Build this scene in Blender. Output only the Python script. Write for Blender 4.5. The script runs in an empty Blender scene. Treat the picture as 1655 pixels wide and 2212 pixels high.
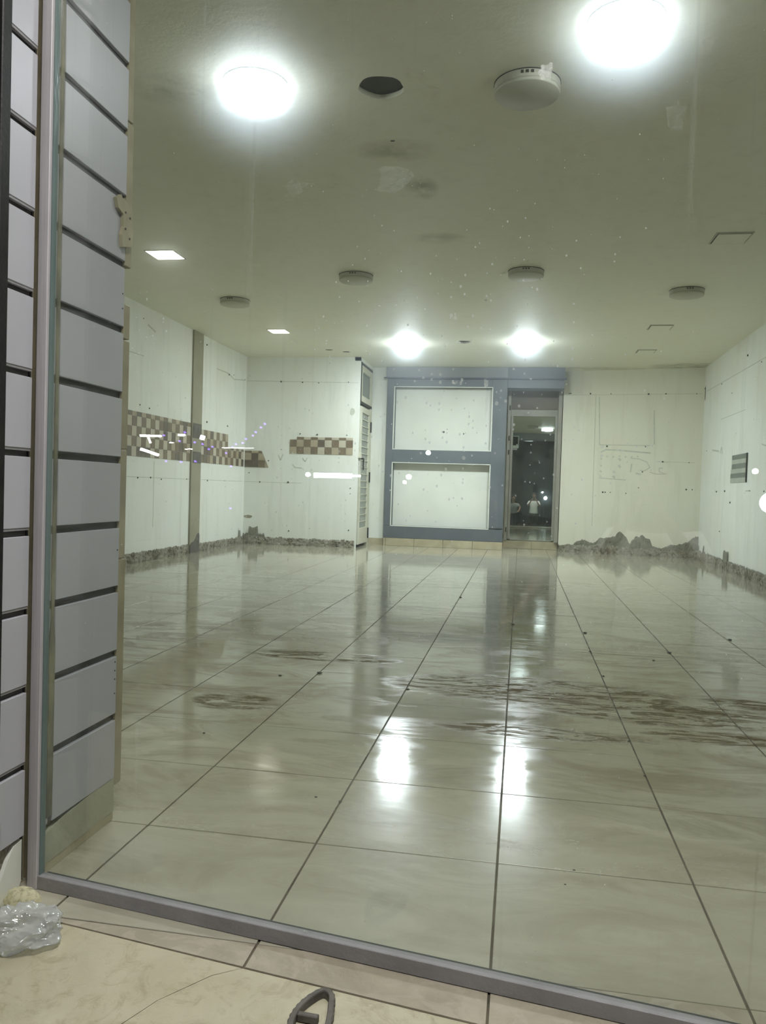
import bpy, bmesh, math, random
from mathutils import Vector, Matrix, noise
random.seed(7)
S = bpy.context.scene
C = S.collection
R = math.radians

# ------------------------------------------------------------------ camera
W_, H_, F_ = 1655, 2212, 1715.0
CAMZ = 1.19
pitch, yaw, roll = R(1.6767), R(9.7912), 0.031
def mm(a, b): return [[sum(a[i][k]*b[k][j] for k in range(3)) for j in range(3)] for i in range(3)]
c, s = math.cos(roll), math.sin(roll);  Rr = [[c, s, 0], [-s, c, 0], [0, 0, 1]]
c, s = math.cos(pitch), math.sin(pitch); Rp = [[1, 0, 0], [0, c, s], [0, -s, c]]
c, s = math.cos(yaw), math.sin(yaw);    Ry = [[c, 0, -s], [0, 1, 0], [s, 0, c]]
M = mm(Ry, mm(Rp, Rr))
col = lambda k: Vector((M[0][k], M[2][k], -M[1][k]))
rx, up, bk = col(0), -col(1), -col(2)
cd = bpy.data.cameras.new('camera'); cam = bpy.data.objects.new('camera', cd); C.objects.link(cam)
mw = Matrix((rx, up, bk)).transposed().to_4x4(); mw.translation = (0, 0, CAMZ)
cam.matrix_world = mw
cd.sensor_fit = 'VERTICAL'; cd.sensor_height = 24; cd.lens = F_/H_*24; cd.clip_start = 0.02; cd.clip_end = 200
S.camera = cam
def proj(X, Y, Z):
    v = Vector((X, Y, Z-CAMZ)); d = -v.dot(bk)
    if d <= 0.01: return (-9999, -9999)
    return (W_/2+F_*v.dot(rx)/d, H_/2-F_*v.dot(up)/d)

# ------------------------------------------------------------------ world, exposure, light outside
S.view_settings.view_transform = 'Standard'; S.view_settings.look = 'None'
S.view_settings.gamma = 1; S.view_settings.use_curve_mapping = False
S.view_settings.exposure = 0.18
S.cycles.use_denoising = True
S.cycles.max_bounces = 9; S.cycles.diffuse_bounces = 5; S.cycles.glossy_bounces = 5; S.cycles.transmission_bounces = 6; S.cycles.use_adaptive_sampling = True; S.cycles.adaptive_threshold = 0.06; S.cycles.adaptive_min_samples = 16; S.cycles.transparent_max_bounces = 16
w = bpy.data.worlds.new('night'); S.world = w; w.use_nodes = True
w.node_tree.nodes['Background'].inputs[0].default_value = (0.35, 0.42, 0.6, 1)
w.node_tree.nodes['Background'].inputs[1].default_value = 0.012
LAMP = 66.0
LAMPFAR = 290.0     # radiance of the round ceiling lamps
PANEL = 20.0      # radiance of the square ceiling panels
def area(name, loc, tgt, sx, sy, power, colr):
    l = bpy.data.lights.new(name, 'AREA'); l.shape = 'RECTANGLE'; l.size = sx; l.size_y = sy
    l.energy = power; l.color = colr
    o = bpy.data.objects.new(name, l); C.objects.link(o); o.location = loc
    o.rotation_euler = (Vector(tgt)-Vector(loc)).to_track_quat('-Z', 'Y').to_euler(); return o
area('entrance_fill_light', (0.1, 0.95, 3.9), (-0.25, 1.0, 0), 2.4, 0.3, 170, (1.0, 0.98, 0.97))  # unseen light added above the entrance to brighten landing, panels and people

# ------------------------------------------------------------------ material helpers
def lin(r, g, b):
    f = lambda v: (v/255/12.92) if v/255 <= 0.04045 else ((v/255+0.055)/1.055)**2.4
    return (f(r), f(g), f(b), 1)
class MT:
    def __init__(s, name):
        s.m = bpy.data.materials.new(name); s.m.use_nodes = True; s.t = s.m.node_tree; s.t.nodes.clear()
        s.out = s.n('ShaderNodeOutputMaterial')
    def n(s, typ, **kw):
        nd = s.t.nodes.new(typ)
        for k, v in kw.items():
            if k.startswith('i_'):
                key = k[2:].replace('_', ' ')
                key = int(key) if key.isdigit() else key
                sock = nd.inputs[key]
                if isinstance(v, bpy.types.NodeSocket): s.t.links.new(v, sock)
                else: sock.default_value = v
            else: setattr(nd, k, v)
        return nd
    def l(s, a, b): s.t.links.new(a, b)
    def noise(s, vec, scale, detail=4, rough=0.55, lo=0.4, hi=0.6, dist=0):
        nz = s.n('ShaderNodeTexNoise', i_Vector=vec, i_Scale=scale, i_Detail=detail, i_Roughness=rough, i_Distortion=dist)
        mr = s.n('ShaderNodeMapRange', i_Value=nz.outputs['Fac'], i_1=lo, i_2=hi); mr.clamp = True
        return mr.outputs[0]
    def mix(s, fac, a, b):
        x = s.n('ShaderNodeMix', data_type='RGBA')
        for v, k in ((fac, 0), (a, 6), (b, 7)):
            if isinstance(v, bpy.types.NodeSocket): s.l(v, x.inputs[k])
            else: x.inputs[k].default_value = v
        return x.outputs[2]
    def math(s, op, a, b=0.0, clamp=False):
        x = s.n('ShaderNodeMath', operation=op); x.use_clamp = clamp
        for v, k in ((a, 0), (b, 1)):
            if isinstance(v, bpy.types.NodeSocket): s.l(v, x.inputs[k])
            else: x.inputs[k].default_value = v
        return x.outputs[0]
    def pos(s, sc=(1, 1, 1), off=(0, 0, 0)):
        g = s.n('ShaderNodeNewGeometry'); mp = s.n('ShaderNodeMapping', i_Vector=g.outputs['Position'], i_Scale=sc, i_Location=off)
        return mp.outputs[0]
    def bsdf(s, colr, rough=0.6, metal=0.0, bump=None, bs=0.2, bd=0.01, **kw):
        p = s.n('ShaderNodeBsdfPrincipled')
        for v, k in ((colr, 'Base Color'), (rough, 'Roughness'), (metal, 'Metallic')):
            if isinstance(v, bpy.types.NodeSocket): s.l(v, p.inputs[k])
            else: p.inputs[k].default_value = v
        for k, v in kw.items():
            p.inputs[k.replace('_', ' ')].default_value = v
        if bump is not None:
            b = s.n('ShaderNodeBump', i_Height=bump, i_Strength=bs, i_Distance=bd); s.l(b.outputs[0], p.inputs['Normal'])
        s.l(p.outputs[0], s.out.inputs[0]); s.p = p
        return s.m
def grain(name, a, b, scale=6, rough=0.6, metal=0.0, sc=(1, 1, 1), lo=0.35, hi=0.65, bs=0.15, bd=0.004, **kw):
    t = MT(name); v = t.pos(sc); f = t.noise(v, scale, 5, 0.6, lo, hi)
    fine = t.noise(v, scale*9, 3, 0.6, 0.3, 0.7)
    return t.bsdf(t.mix(f, a, b), rough, metal, fine, bs, bd, **kw)
def emit(name, colr, st):
    t = MT(name); e = t.n('ShaderNodeEmission', i_Color=colr, i_Strength=st); t.l(e.outputs[0], t.out.inputs[0]); return t.m

def paint(name, base, stain, yel):
    t = MT(name); v = t.pos()
    a = t.noise(v, 0.9, 6, 0.6, 0.45, 0.75)
    b = t.noise(t.pos((3, 3, .35)), 2.2, 5, 0.65, 0.52, 0.8)          # drips running down
    g = t.noise(t.pos((2, 2, 2)), 3.5, 7, 0.7, 0.6, 0.78)
    cc = t.mix(t.math('MULTIPLY', a, .5), base, yel)
    cc = t.mix(t.math('MULTIPLY', b, .35), cc, stain)
    cc = t.mix(t.math('MULTIPLY', g, .28), cc, stain)
    return t.bsdf(cc, 0.55, 0, t.noise(v, 25, 4, .6, .3, .7), 0.12, 0.01)
WALL = paint('wall_paint', lin(230, 232, 225), lin(176, 180, 168), lin(220, 216, 196))
WALLY = paint('wall_paint_cream', lin(220, 219, 202), lin(178, 174, 148), lin(214, 210, 180))
def spots(mat, pts, colr, amt):
    t = MT('tmp'); bpy.data.materials.remove(t.m); t.m = mat; t.t = mat.node_tree; g = t.n('ShaderNodeNewGeometry'); sp = t.n('ShaderNodeSeparateXYZ', i_Vector=g.outputs['Position'])
    pb = next(n for n in mat.node_tree.nodes if n.type == 'BSDF_PRINCIPLED'); src = pb.inputs['Base Color'].links[0].from_socket; f = None
    for x, y, rx_, ry_, a in pts:
        dx = t.math('DIVIDE', t.math('SUBTRACT', sp.outputs[0], x), rx_); dy = t.math('DIVIDE', t.math('SUBTRACT', sp.outputs[1], y), ry_)
        q = t.math('MULTIPLY', t.math('SUBTRACT', 1.0, t.math('ADD', t.math('MULTIPLY', dx, dx), t.math('MULTIPLY', dy, dy)), True), a)
        f = q if f is None else t.math('MAXIMUM', f, q)
    f = t.math('MULTIPLY', f, t.noise(t.pos(), 5, 5, .65, .3, .6), True)
    t.l(t.mix(f, src, colr), pb.inputs['Base Color'])
CEIL = paint('ceiling_paint', lin(224, 223, 204), lin(192, 190, 166), lin(220, 217, 190))

spots(CEIL, [(-1.02, 6.0, .35, .22, .6), (-.92, 6.75, .16, .3, .8), (-.9, 8.1, .3, .2, .5), (3.2, 16.3, .9, .5, .9), (-2.3, 4.95, .35, .25, .5), (1.2, 16.6, 1.6, .3, .5)], lin(140, 134, 106), 1)
def rubble_mat():
    t = MT('broken_mortar'); v = t.pos()
    a = t.noise(v, 9, 6, .7, .38, .62); b = t.noise(v, 23, 5, .7, .5, .62); d = t.noise(v, 3.0, 4, .6, .45, .6)
    cc = t.mix(a, lin(112, 104, 86), lin(176, 170, 150)); cc = t.mix(b, cc, lin(72, 66, 52)); cc = t.mix(t.math('MULTIPLY', d, .35), cc, lin(206, 204, 190))
    return t.bsdf(cc, .9, 0, t.noise(v, 40, 5, .7, .2, .8), .8, .02)
RUB = rubble_mat()
def rubble2_mat():
    t = MT('bare_cement'); v = t.pos()
    a = t.noise(v, 5, 6, .7, .38, .62); b = t.noise(v, 16, 5, .7, .56, .64)
    cc = t.mix(a, lin(118, 117, 102), lin(146, 146, 130)); cc = t.mix(t.math('MULTIPLY', b, .7), cc, lin(96, 90, 74))
    return t.bsdf(cc, .9, 0, t.noise(v, 40, 5, .7, .2, .8), .6, .02)
CEM = rubble2_mat()

def tile_mat():
    t = MT('floor_tile_glaze'); oi = t.n('ShaderNodeObjectInfo')
    g = t.n('ShaderNodeNewGeometry')
    sepp = t.n('ShaderNodeSeparateXYZ', i_Vector=g.outputs['Position'])
    v = t.pos((1.0, 2.6, 1)); v0 = t.pos((.55, 1.5, 1), (3, 1, 0))
    a = t.noise(v, 1.6, 6, .62, .35, .68, .6)
    cc = t.mix(a, lin(190, 186, 168), lin(166, 162, 143))
    cc = t.mix(t.math('MULTIPLY', oi.outputs['Random'], .22), cc, lin(160, 156, 134))
    haze = t.noise(v0, .9, 6, .65, .5, .72, 1.0)
    cc = t.mix(t.math('MULTIPLY', haze, .7), cc, lin(136, 128, 100))
    # tracked dirt, a belt of it half way down the room
    d1 = t.math('ABSOLUTE', t.math('SUBTRACT', sepp.outputs[1], 5.4)); belt = t.n('ShaderNodeMapRange', i_Value=d1, i_1=0.6, i_2=4.0, i_3=1.0, i_4=0.0).outputs[0]
    dn = t.noise(t.pos((1.0, 2.3, 1), (1.7, 0.3, 0)), 1.5, 8, .72, .46, .60, 1.2)
    dirt = t.math('MULTIPLY', belt, dn)
    wide = t.n('ShaderNodeMapRange', i_Value=t.math('ABSOLUTE', t.math('SUBTRACT', sepp.outputs[1], 5.9)), i_1=.8, i_2=4.4, i_3=1.0, i_4=0.0).outputs[0]
    cc = t.mix(t.math('MULTIPLY', wide, .68), cc, lin(124, 121, 92))
    cc = t.mix(t.math('MULTIPLY', dirt, .9), cc, lin(112, 98, 72))
    spot = None
    for sx, sy, ax, ay in ((.12, 4.85, .8, .30), (.75, 4.55, .6, .25), (1.0, 4.15, .35, .10), (-1.35, 5.4, .5, .14), (-1.5, 4.12, .24, .15), (.15, 4.0, .5, .10), (1.35, 4.9, .25, .12)):
        dx = t.math('DIVIDE', t.math('SUBTRACT', sepp.outputs[0], sx), ax); dy = t.math('DIVIDE', t.math('SUBTRACT', sepp.outputs[1], sy), ay)
        rr = t.math('ADD', t.math('MULTIPLY', dx, dx), t.math('MULTIPLY', dy, dy))
        q = t.n('ShaderNodeMapRange', i_Value=rr, i_1=0.0, i_2=1.5, i_3=1.0, i_4=0.0).outputs[0]
        spot = q if spot is None else t.math('MAXIMUM', spot, q)
    spot = t.math('MULTIPLY', spot, 2.2, True)
    d2 = t.math('MULTIPLY', spot, t.noise(t.pos((1.0, 3.4, 1)), 3.0, 10, .75, .46, .55, 1.6))
    cc = t.mix(t.math('MULTIPLY', d2, .72), cc, lin(82, 70, 46))
    door_dust = t.n('ShaderNodeMapRange', i_Value=sepp.outputs[1], i_1=2.2, i_2=3.3, i_3=1.0, i_4=0.0).outputs[0]
    ro = t.math('ADD', .065, t.math('MULTIPLY', t.math('ADD', haze, t.math('MULTIPLY', dirt, 1.5)), .1))
    ro = t.math('ADD', ro, t.math('ADD', t.math('MULTIPLY', d2, .7), t.math('MULTIPLY', door_dust, .3)), True)
    bmp = t.noise(v, 14, 3, .5, 0, 1)
    m = t.bsdf(cc, ro, 0, bmp, .05, .004, IOR=1.52)
    mat_ = t.math('ADD', t.math('MULTIPLY', d2, .48), t.math('MULTIPLY', dirt, .16), True)   # dry dirt hides the gloss
    t.l(t.math('SUBTRACT', .5, mat_, True), t.p.inputs['Specular IOR Level'])
    return m
TILE = tile_mat()
GROUT = grain('grout', lin(104, 98, 80), lin(62, 56, 44), 5, .9)
def marble_mat():
    t = MT('cream_stone'); v = t.pos()
    a = t.noise(v, 3.2, 8, .66, .36, .64, .8); b = t.noise(v, 11, 8, .7, .5, .66, 1.5); e = t.noise(v, 1.4, 5, .6, .45, .65)
    cc = t.mix(a, lin(176, 171, 143), lin(194, 190, 164)); cc = t.mix(t.math('MULTIPLY', b, .6), cc, lin(142, 128, 98))
    cc = t.mix(t.math('MULTIPLY', e, .35), cc, lin(182, 168, 136))
    wv = t.noise(v, 38, 5, .7, .68, .74); cc = t.mix(t.math('MULTIPLY', wv, .6), cc, lin(216, 212, 190))
    return t.bsdf(cc, .42, 0, t.noise(v, 18, 6, .7, .3, .7), .25, .006)
STONE = marble_mat()
def strip_mat():
    t = MT('threshold_tile'); v = t.pos()
    a = t.noise(v, 4, 6, .6, .4, .6, 1.4); b = t.noise(v, 7, 6, .6, .5, .58, 2.5)
    cc = t.mix(a, lin(158, 150, 132), lin(172, 165, 144)); cc = t.mix(t.math('MULTIPLY', b, .35), cc, lin(192, 182, 166))
    return t.bsdf(cc, .38, 0, t.noise(v, 30, 4, .6, .3, .7), .15, .004)
STRIP = strip_mat()
ALU = grain('brushed_aluminium', lin(196, 192, 193), lin(182, 178, 180), 5, .5, .15, (40, 40, 1))
ALUD = grain('dull_aluminium_rail', lin(150, 148, 148), lin(136, 134, 134), 9, .55, .1)
GASK = grain('black_gasket', lin(44, 50, 46), lin(60, 64, 58), 40, .6)
GEDGE = grain('green_glass_edge', lin(112, 128, 126), lin(90, 106, 104), 4, .2, 0, (1, 1, .3))
def slat_mat():
    t = MT('white_laminate'); v = t.pos()
    g = t.noise(t.pos((6, 6, .8), (0, 0, 2)), 2.6, 7, .7, .62, .72); d = t.noise(v, 2.2, 4, .6, .4, .7)
    cc = t.mix(t.math('MULTIPLY', d, .35), lin(182, 182, 188), lin(168, 167, 171)); 
    sp = t.n('ShaderNodeSeparateXYZ', i_Vector=v); low = t.n('ShaderNodeMapRange', i_Value=sp.outputs[2], i_1=.1, i_2=.75, i_3=1., i_4=.12).outputs[0]
    cc = t.mix(t.math('MULTIPLY', t.math('MULTIPLY', g, low), .8), cc, lin(128, 116, 100))
    return t.bsdf(cc, .38, 0, t.noise(v, 30, 3, .5, .3, .7), .04, .002)
SLAT = slat_mat()
GROOVE = grain('groove_metal', lin(82, 80, 76), lin(56, 54, 51), 7, .45, .5, (1, 1, 8))
BLACK = grain('black_metal', lin(34, 32, 30), lin(22, 21, 20), 10, .5, .3)
BEIGE = grain('beige_edge_trim', lin(172, 164, 136), lin(146, 138, 112), 6, .6)
GLUE = grain('dried_glue', lin(150, 146, 120), lin(96, 96, 80), 14, .7, 0, (1, 1, .4))
BLUE = grain('blue_grey_laminate', lin(104, 110, 115), lin(92, 98, 103), 1.5, .45)
BLUEL = grain('light_grey_laminate', lin(146, 149, 150), lin(134, 137, 138), 1.5, .5)
BOARD = grain('white_board', lin(226, 228, 218), lin(216, 218, 206), 1.2, .5)
BASET = grain('baseboard_tile', lin(190, 180, 152), lin(168, 158, 130), 4, .3)
DFRAME = grain('champagne_frame', lin(160, 158, 146), lin(146, 144, 132), 3, .42, .15)
TRANS = grain('taupe_panel', lin(128, 120, 104), lin(116, 108, 92), 2, .5)
MIRR = MT('mirror_glass').bsdf(lin(222, 232, 226), 0.012, 1.0)
CREAMP = grain('cream_door_paint', lin(214, 212, 194), lin(196, 194, 172), 3, .5)
FROST = grain('grey_door_glass', lin(140, 146, 138), lin(120, 126, 118), 2, .25)
FROSTD = grain('dark_door_glass', lin(98, 110, 104), lin(84, 96, 92), 2, .2)
DARKG = grain('dark_gap', lin(62, 62, 54), lin(40, 40, 34), 10, .9)
MOS = [grain('mosaic_tile_%s' % n, a, b, 9, .28) for n, a, b in (
    ('beige', lin(176, 164, 140), lin(162, 150, 126)), ('pale', lin(196, 188, 168), lin(184, 176, 156)),
    ('brown', lin(126, 110, 88), lin(112, 98, 78)), ('dark', lin(104, 94, 80), lin(92, 82, 68)))]
LAMPB = grain('lamp_housing', lin(188, 186, 170), lin(172, 170, 154), 8, .5)
LAMPD = grain('unlit_diffuser', lin(192, 191, 173), lin(184, 182, 165), 5, .6)
LAMPSIDE = grain('lamp_vent_band', lin(200, 198, 182), lin(188, 186, 170), 8, .5)
LAMPON = emit('lit_diffuser', (0.86, 0.94, 1.0, 1), LAMP)
LAMPON2 = emit('lit_diffuser_bright', (0.84, 0.93, 1.0, 1), LAMPFAR)
SIDEON = emit('lit_diffuser_rim', (0.86, 0.94, 1.0, 1), 7.0)
PANON = emit('lit_panel', (1.0, 0.97, 0.84, 1), PANEL)
PILL = grain('pillar_render', lin(158, 154, 132), lin(144, 140, 118), 2.5, .8)
DARKP = grain('dark_render_patch', lin(88, 84, 78), lin(108, 104, 96), 12, .9)
MARK = grain('faint_wall_mark', lin(184, 186, 170), lin(198, 200, 186), 12, .8)
MARKD = grain('wall_plug_grime', lin(70, 68, 58), lin(50, 48, 42), 30, .9)
ASPH = grain('street_paving', lin(70, 68, 66), lin(50, 48, 48), 4, .8)

def schlick(t):
    g = t.n('ShaderNodeNewGeometry'); d = t.n('ShaderNodeVectorMath', operation='DOT_PRODUCT', i_0=g.outputs['Incoming'], i_1=g.outputs['Normal'])
    q = t.math('POWER', t.math('SUBTRACT', 1.0, t.math('ABSOLUTE', d.outputs['Value']), True), 5.0)
    return t.math('ADD', .04, t.math('MULTIPLY', q, .96), True)
def glass_mats():
    # clean side: clear, slightly green, mirror reflection by fresnel
    t = MT('window_glass'); tr = t.n('ShaderNodeBsdfTransparent', i_Color=(.965, .975, .955, 1))
    gl = t.n('ShaderNodeBsdfGlossy', i_Roughness=0.0, i_Color=(1, 1, 1, 1)); fr = schlick(t)
    mx = t.n('ShaderNodeMixShader', i_0=fr); t.l(tr.outputs[0], mx.inputs[1]); t.l(gl.outputs[0], mx.inputs[2]); t.l(mx.outputs[0], t.out.inputs[0])
    clean = t.m
    # street side: same glass with a film of dust that scatters light a little, dry splashes and streaks
    t = MT('dusty_window_glass'); tr = t.n('ShaderNodeBsdfTransparent', i_Color=(.965, .975, .955, 1))
    gl = t.n('ShaderNodeBsdfGlossy', i_Roughness=0.0, i_Color=(1, 1, 1, 1)); fr = schlick(t)
    inc = t.n('ShaderNodeNewGeometry').outputs['Incoming']      # dust scatters forward round the ray, whatever the tilt of the pane
    sc = t.n('ShaderNodeBsdfRefraction', i_Roughness=0.75, i_IOR=1.12, i_Color=(.86, .93, 1, 1), i_Normal=inc)
    scn = t.n('ShaderNodeBsdfRefraction', i_Roughness=0.45, i_IOR=1.07, i_Color=(.88, .94, 1, 1), i_Normal=inc); scn.distribution = 'BECKMANN'
    both = t.n('ShaderNodeMixShader', i_0=.36); t.l(sc.outputs[0], both.inputs[1]); t.l(scn.outputs[0], both.inputs[2])
    sc2 = t.n('ShaderNodeBsdfTranslucent', i_Color=(.97, .98, .97, 1)); df = t.n('ShaderNodeBsdfDiffuse', i_Color=(.8, .8, .76, 1))
    dust = t.n('ShaderNodeMixShader', i_0=.2); t.l(sc2.outputs[0], dust.inputs[1]); t.l(df.outputs[0], dust.inputs[2])
    v = t.pos((1, 1, 1))
    film = t.noise(v, 2.0, 4, .6, .3, .7)
    m1 = t.n('ShaderNodeMixShader', i_0=t.math('ADD', .055, t.math('MULTIPLY', film, .045))); t.l(tr.outputs[0], m1.inputs[1]); t.l(both.outputs[0], m1.inputs[2])
    vo = t.n('ShaderNodeTexVoronoi', i_Vector=t.pos((1, 1, .8)), i_Scale=95.0, i_Randomness=1.0); 
    cl = t.n('ShaderNodeSeparateColor', i_Color=vo.outputs['Color'])
    g0 = t.n('ShaderNodeNewGeometry'); dd = t.n('ShaderNodeVectorMath', operation='DISTANCE', i_0=g0.outputs['Position'], i_1=(-.20, 1.9, 1.44))
    near = t.n('ShaderNodeMapRange', i_Value=dd.outputs['Value'], i_1=.05, i_2=.62, i_3=1., i_4=0.).outputs[0]
    big = t.math('ADD', t.math('MULTIPLY', t.noise(v, 2.6, 3, .5, .5, .72), .5), t.math('MULTIPLY', near, .8))
    size = t.math('MULTIPLY', t.math('POWER', cl.outputs[0], 4.0), .34)
    dots = t.math('LESS_THAN', vo.outputs['Distance'], t.math('MULTIPLY', size, t.math('ADD', .25, big)))
    st = t.noise(t.pos((30, 30, .5)), 1.4, 3, .5, .64, .80)
    amt = t.math('ADD', t.math('MULTIPLY', dots, .45), t.math('MULTIPLY', st, .09))
    amt = t.math('ADD', amt, t.math('MULTIPLY', film, .035), True)
    m2 = t.n('ShaderNodeMixShader', i_0=amt); t.l(m1.outputs[0], m2.inputs[1]); t.l(dust.outputs[0], m2.inputs[2])
    m3 = t.n('ShaderNodeMixShader', i_0=fr); t.l(m2.outputs[0], m3.inputs[1]); t.l(gl.outputs[0], m3.inputs[2]); t.l(m3.outputs[0], t.out.inputs[0])
    return clean, t.m
GLASS, DGLASS = glass_mats()
def film_mat(name, colr, op, tl=.6):
    t = MT(name); tr = t.n('ShaderNodeBsdfTransparent'); a = t.n('ShaderNodeBsdfTranslucent', i_Color=colr); b = t.n('ShaderNodeBsdfDiffuse', i_Color=colr)
    m = t.n('ShaderNodeMixShader', i_0=1-tl); t.l(a.outputs[0], m.inputs[1]); t.l(b.outputs[0], m.inputs[2])
    n_ = t.noise(t.pos(), 60, 4, .6, .3, .7)
    m2 = t.n('ShaderNodeMixShader', i_0=t.math('MULTIPLY', n_, op, True)); t.l(tr.outputs[0], m2.inputs[1]); t.l(m.outputs[0], m2.inputs[2]); t.l(m2.outputs[0], t.out.inputs[0])
    return t.m
SPLASH = film_mat('dried_splash', (.82, .84, .8, 1), .75)
SMEAR = film_mat('faint_smear', (.8, .84, .82, 1), .06)
def bag_mat():
    t = MT('clear_plastic_film'); tr = t.n('ShaderNodeBsdfTransparent', i_Color=(.96, .97, .96, 1)); g = t.n('ShaderNodeBsdfGlossy', i_Roughness=.12)
    a = t.n('ShaderNodeBsdfTranslucent', i_Color=(.95, .97, .96, 1)); b = t.n('ShaderNodeBsdfDiffuse', i_Color=(.93, .95, .94, 1))
    lw = t.n('ShaderNodeLayerWeight', i_Blend=.35)
    m = t.n('ShaderNodeMixShader', i_0=.5); t.l(a.outputs[0], m.inputs[1]); t.l(b.outputs[0], m.inputs[2])
    m1 = t.n('ShaderNodeMixShader', i_0=t.math('ADD', .30, t.math('MULTIPLY', lw.outputs['Facing'], .6))); t.l(tr.outputs[0], m1.inputs[1]); t.l(m.outputs[0], m1.inputs[2])
    m2 = t.n('ShaderNodeMixShader', i_0=t.math('ADD', .08, t.math('MULTIPLY', lw.outputs['Fresnel'], .6))); t.l(m1.outputs[0], m2.inputs[1]); t.l(g.outputs[0], m2.inputs[2]); t.l(m2.outputs[0], t.out.inputs[0])
    return t.m
BAG = bag_mat()

# ------------------------------------------------------------------ mesh helpers
def link(name, me, m, parent=None, **props):
    o = bpy.data.objects.new(name, me); C.objects.link(o)
    if m is not None and not me.materials:
        for x in (m if isinstance(m, (list, tuple)) else [m]): me.materials.append(x)
    if parent: o.parent = parent
    for k, v in props.items(): o[k] = v
    return o
def fin(bm, name):
    me = bpy.data.meshes.new(name); bm.normal_update(); bm.to_mesh(me); bm.free(); return me
def abox(bm, x0, x1, y0, y1, z0, z1, bev=0):
    vs = [bm.verts.new(p) for p in ((x0, y0, z0), (x1, y0, z0), (x1, y1, z0), (x0, y1, z0), (x0, y0, z1), (x1, y0, z1), (x1, y1, z1), (x0, y1, z1))]
    fs = [bm.faces.new([vs[i] for i in f]) for f in ((3, 2, 1, 0), (4, 5, 6, 7), (0, 1, 5, 4), (1, 2, 6, 5), (2, 3, 7, 6), (3, 0, 4, 7))]
    if bev:
        bmesh.ops.bevel(bm, geom=list({e for f in fs for e in f.edges}), offset=bev, segments=1, affect='EDGES')
def box(name, b, m, parent=None, bev=0, **props):
    bm = bmesh.new(); abox(bm, *b, bev=bev); return link(name, fin(bm, name), m, parent, **props)
def boxes(name, bl, m, parent=None, bev=0, **props):
    bm = bmesh.new()
    for b in bl: abox(bm, *b, bev=bev)
    return link(name, fin(bm, name), m, parent, **props)
def prism(bm, poly, z0, z1):
    a = sum(poly[i][0]*poly[(i+1) % len(poly)][1]-poly[(i+1) % len(poly)][0]*poly[i][1] for i in range(len(poly)))
    if a < 0: poly = poly[::-1]
    lo = [bm.verts.new((p[0], p[1], z0)) for p in poly]; hi = [bm.verts.new((p[0], p[1], z1)) for p in poly]
    bm.faces.new(lo[::-1]); bm.faces.new(hi); n = len(poly)
    for i in range(n): bm.faces.new((lo[i], lo[(i+1) % n], hi[(i+1) % n], hi[i]))
def frame_mat(A, B, z=0, flip=False):
    """u runs A->B, v up, w out of the wall (to the right of A->B)."""
    A = Vector((A[0], A[1], 0)); B = Vector((B[0], B[1], 0)); u = (B-A).normalized(); v = Vector((0, 0, 1)); wv = u.cross(v)
    if flip: wv = -wv
    mt = Matrix((u, v, wv)).transposed().to_4x4(); mt.translation = A+Vector((0, 0, z)); return mt
def clip(poly, a, b, cc):   # keep a*x+b*y <= cc
    out = []
    for i in range(len(poly)):
        p, q = poly[i], poly[(i+1) % len(poly)]; dp = a*p[0]+b*p[1]-cc; dq = a*q[0]+b*q[1]-cc
        if dp <= 0: out.append(p)
        if (dp < 0 < dq) or (dq < 0 < dp):
            t = dp/(dp-dq); out.append((p[0]+(q[0]-p[0])*t, p[1]+(q[1]-p[1])*t))
    return out
def cyl(bm, c, r0, r1, h, seg=32, axis=None):
    mt = Matrix.Translation(Vector(c))
    if axis is not None: mt = mt @ Vector(axis).to_track_quat('Z', 'Y').to_matrix().to_4x4()
    bmesh.ops.create_cone(bm, cap_ends=True, segments=seg, radius1=r0, radius2=r1, depth=h, matrix=mt @ Matrix.Translation((0, 0, h/2)))
def lathe(bm, prof, seg=40, c=(0, 0, 0)):
    rings = []
    for r, z in prof:
        rings.append([bm.verts.new((c[0]+r*math.cos(2*math.pi*k/seg), c[1]+r*math.sin(2*math.pi*k/seg), c[2]+z)) for k in range(seg)] if r > 1e-6 else [bm.verts.new((c[0], c[1], c[2]+z))])
    for a, b in zip(rings, rings[1:]):
        for k in range(seg):
            q = [a[k % len(a)], a[(k+1) % seg % len(a)] if len(a) > 1 else None, b[(k+1) % seg % len(b)] if len(b) > 1 else b[0], b[k % len(b)] if len(b) > 1 else None]
            q = [x for x in q if x is not None]
            if len(q) > 2: bm.faces.new(q)
    bmesh.ops.recalc_face_normals(bm, faces=bm.faces[:])
def empty(name, loc, **props):
    o = bpy.data.objects.new(name, None); C.objects.link(o); o.location = loc; o.empty_display_size = .1
    for k, v in props.items(): o[k] = v
    return o
def local(o, parent):   # keep world place under an offset parent
    o.parent = parent; o.matrix_parent_inverse = Matrix.Translation(-Vector(parent.location)); return o
ST = dict(kind='structure')

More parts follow.
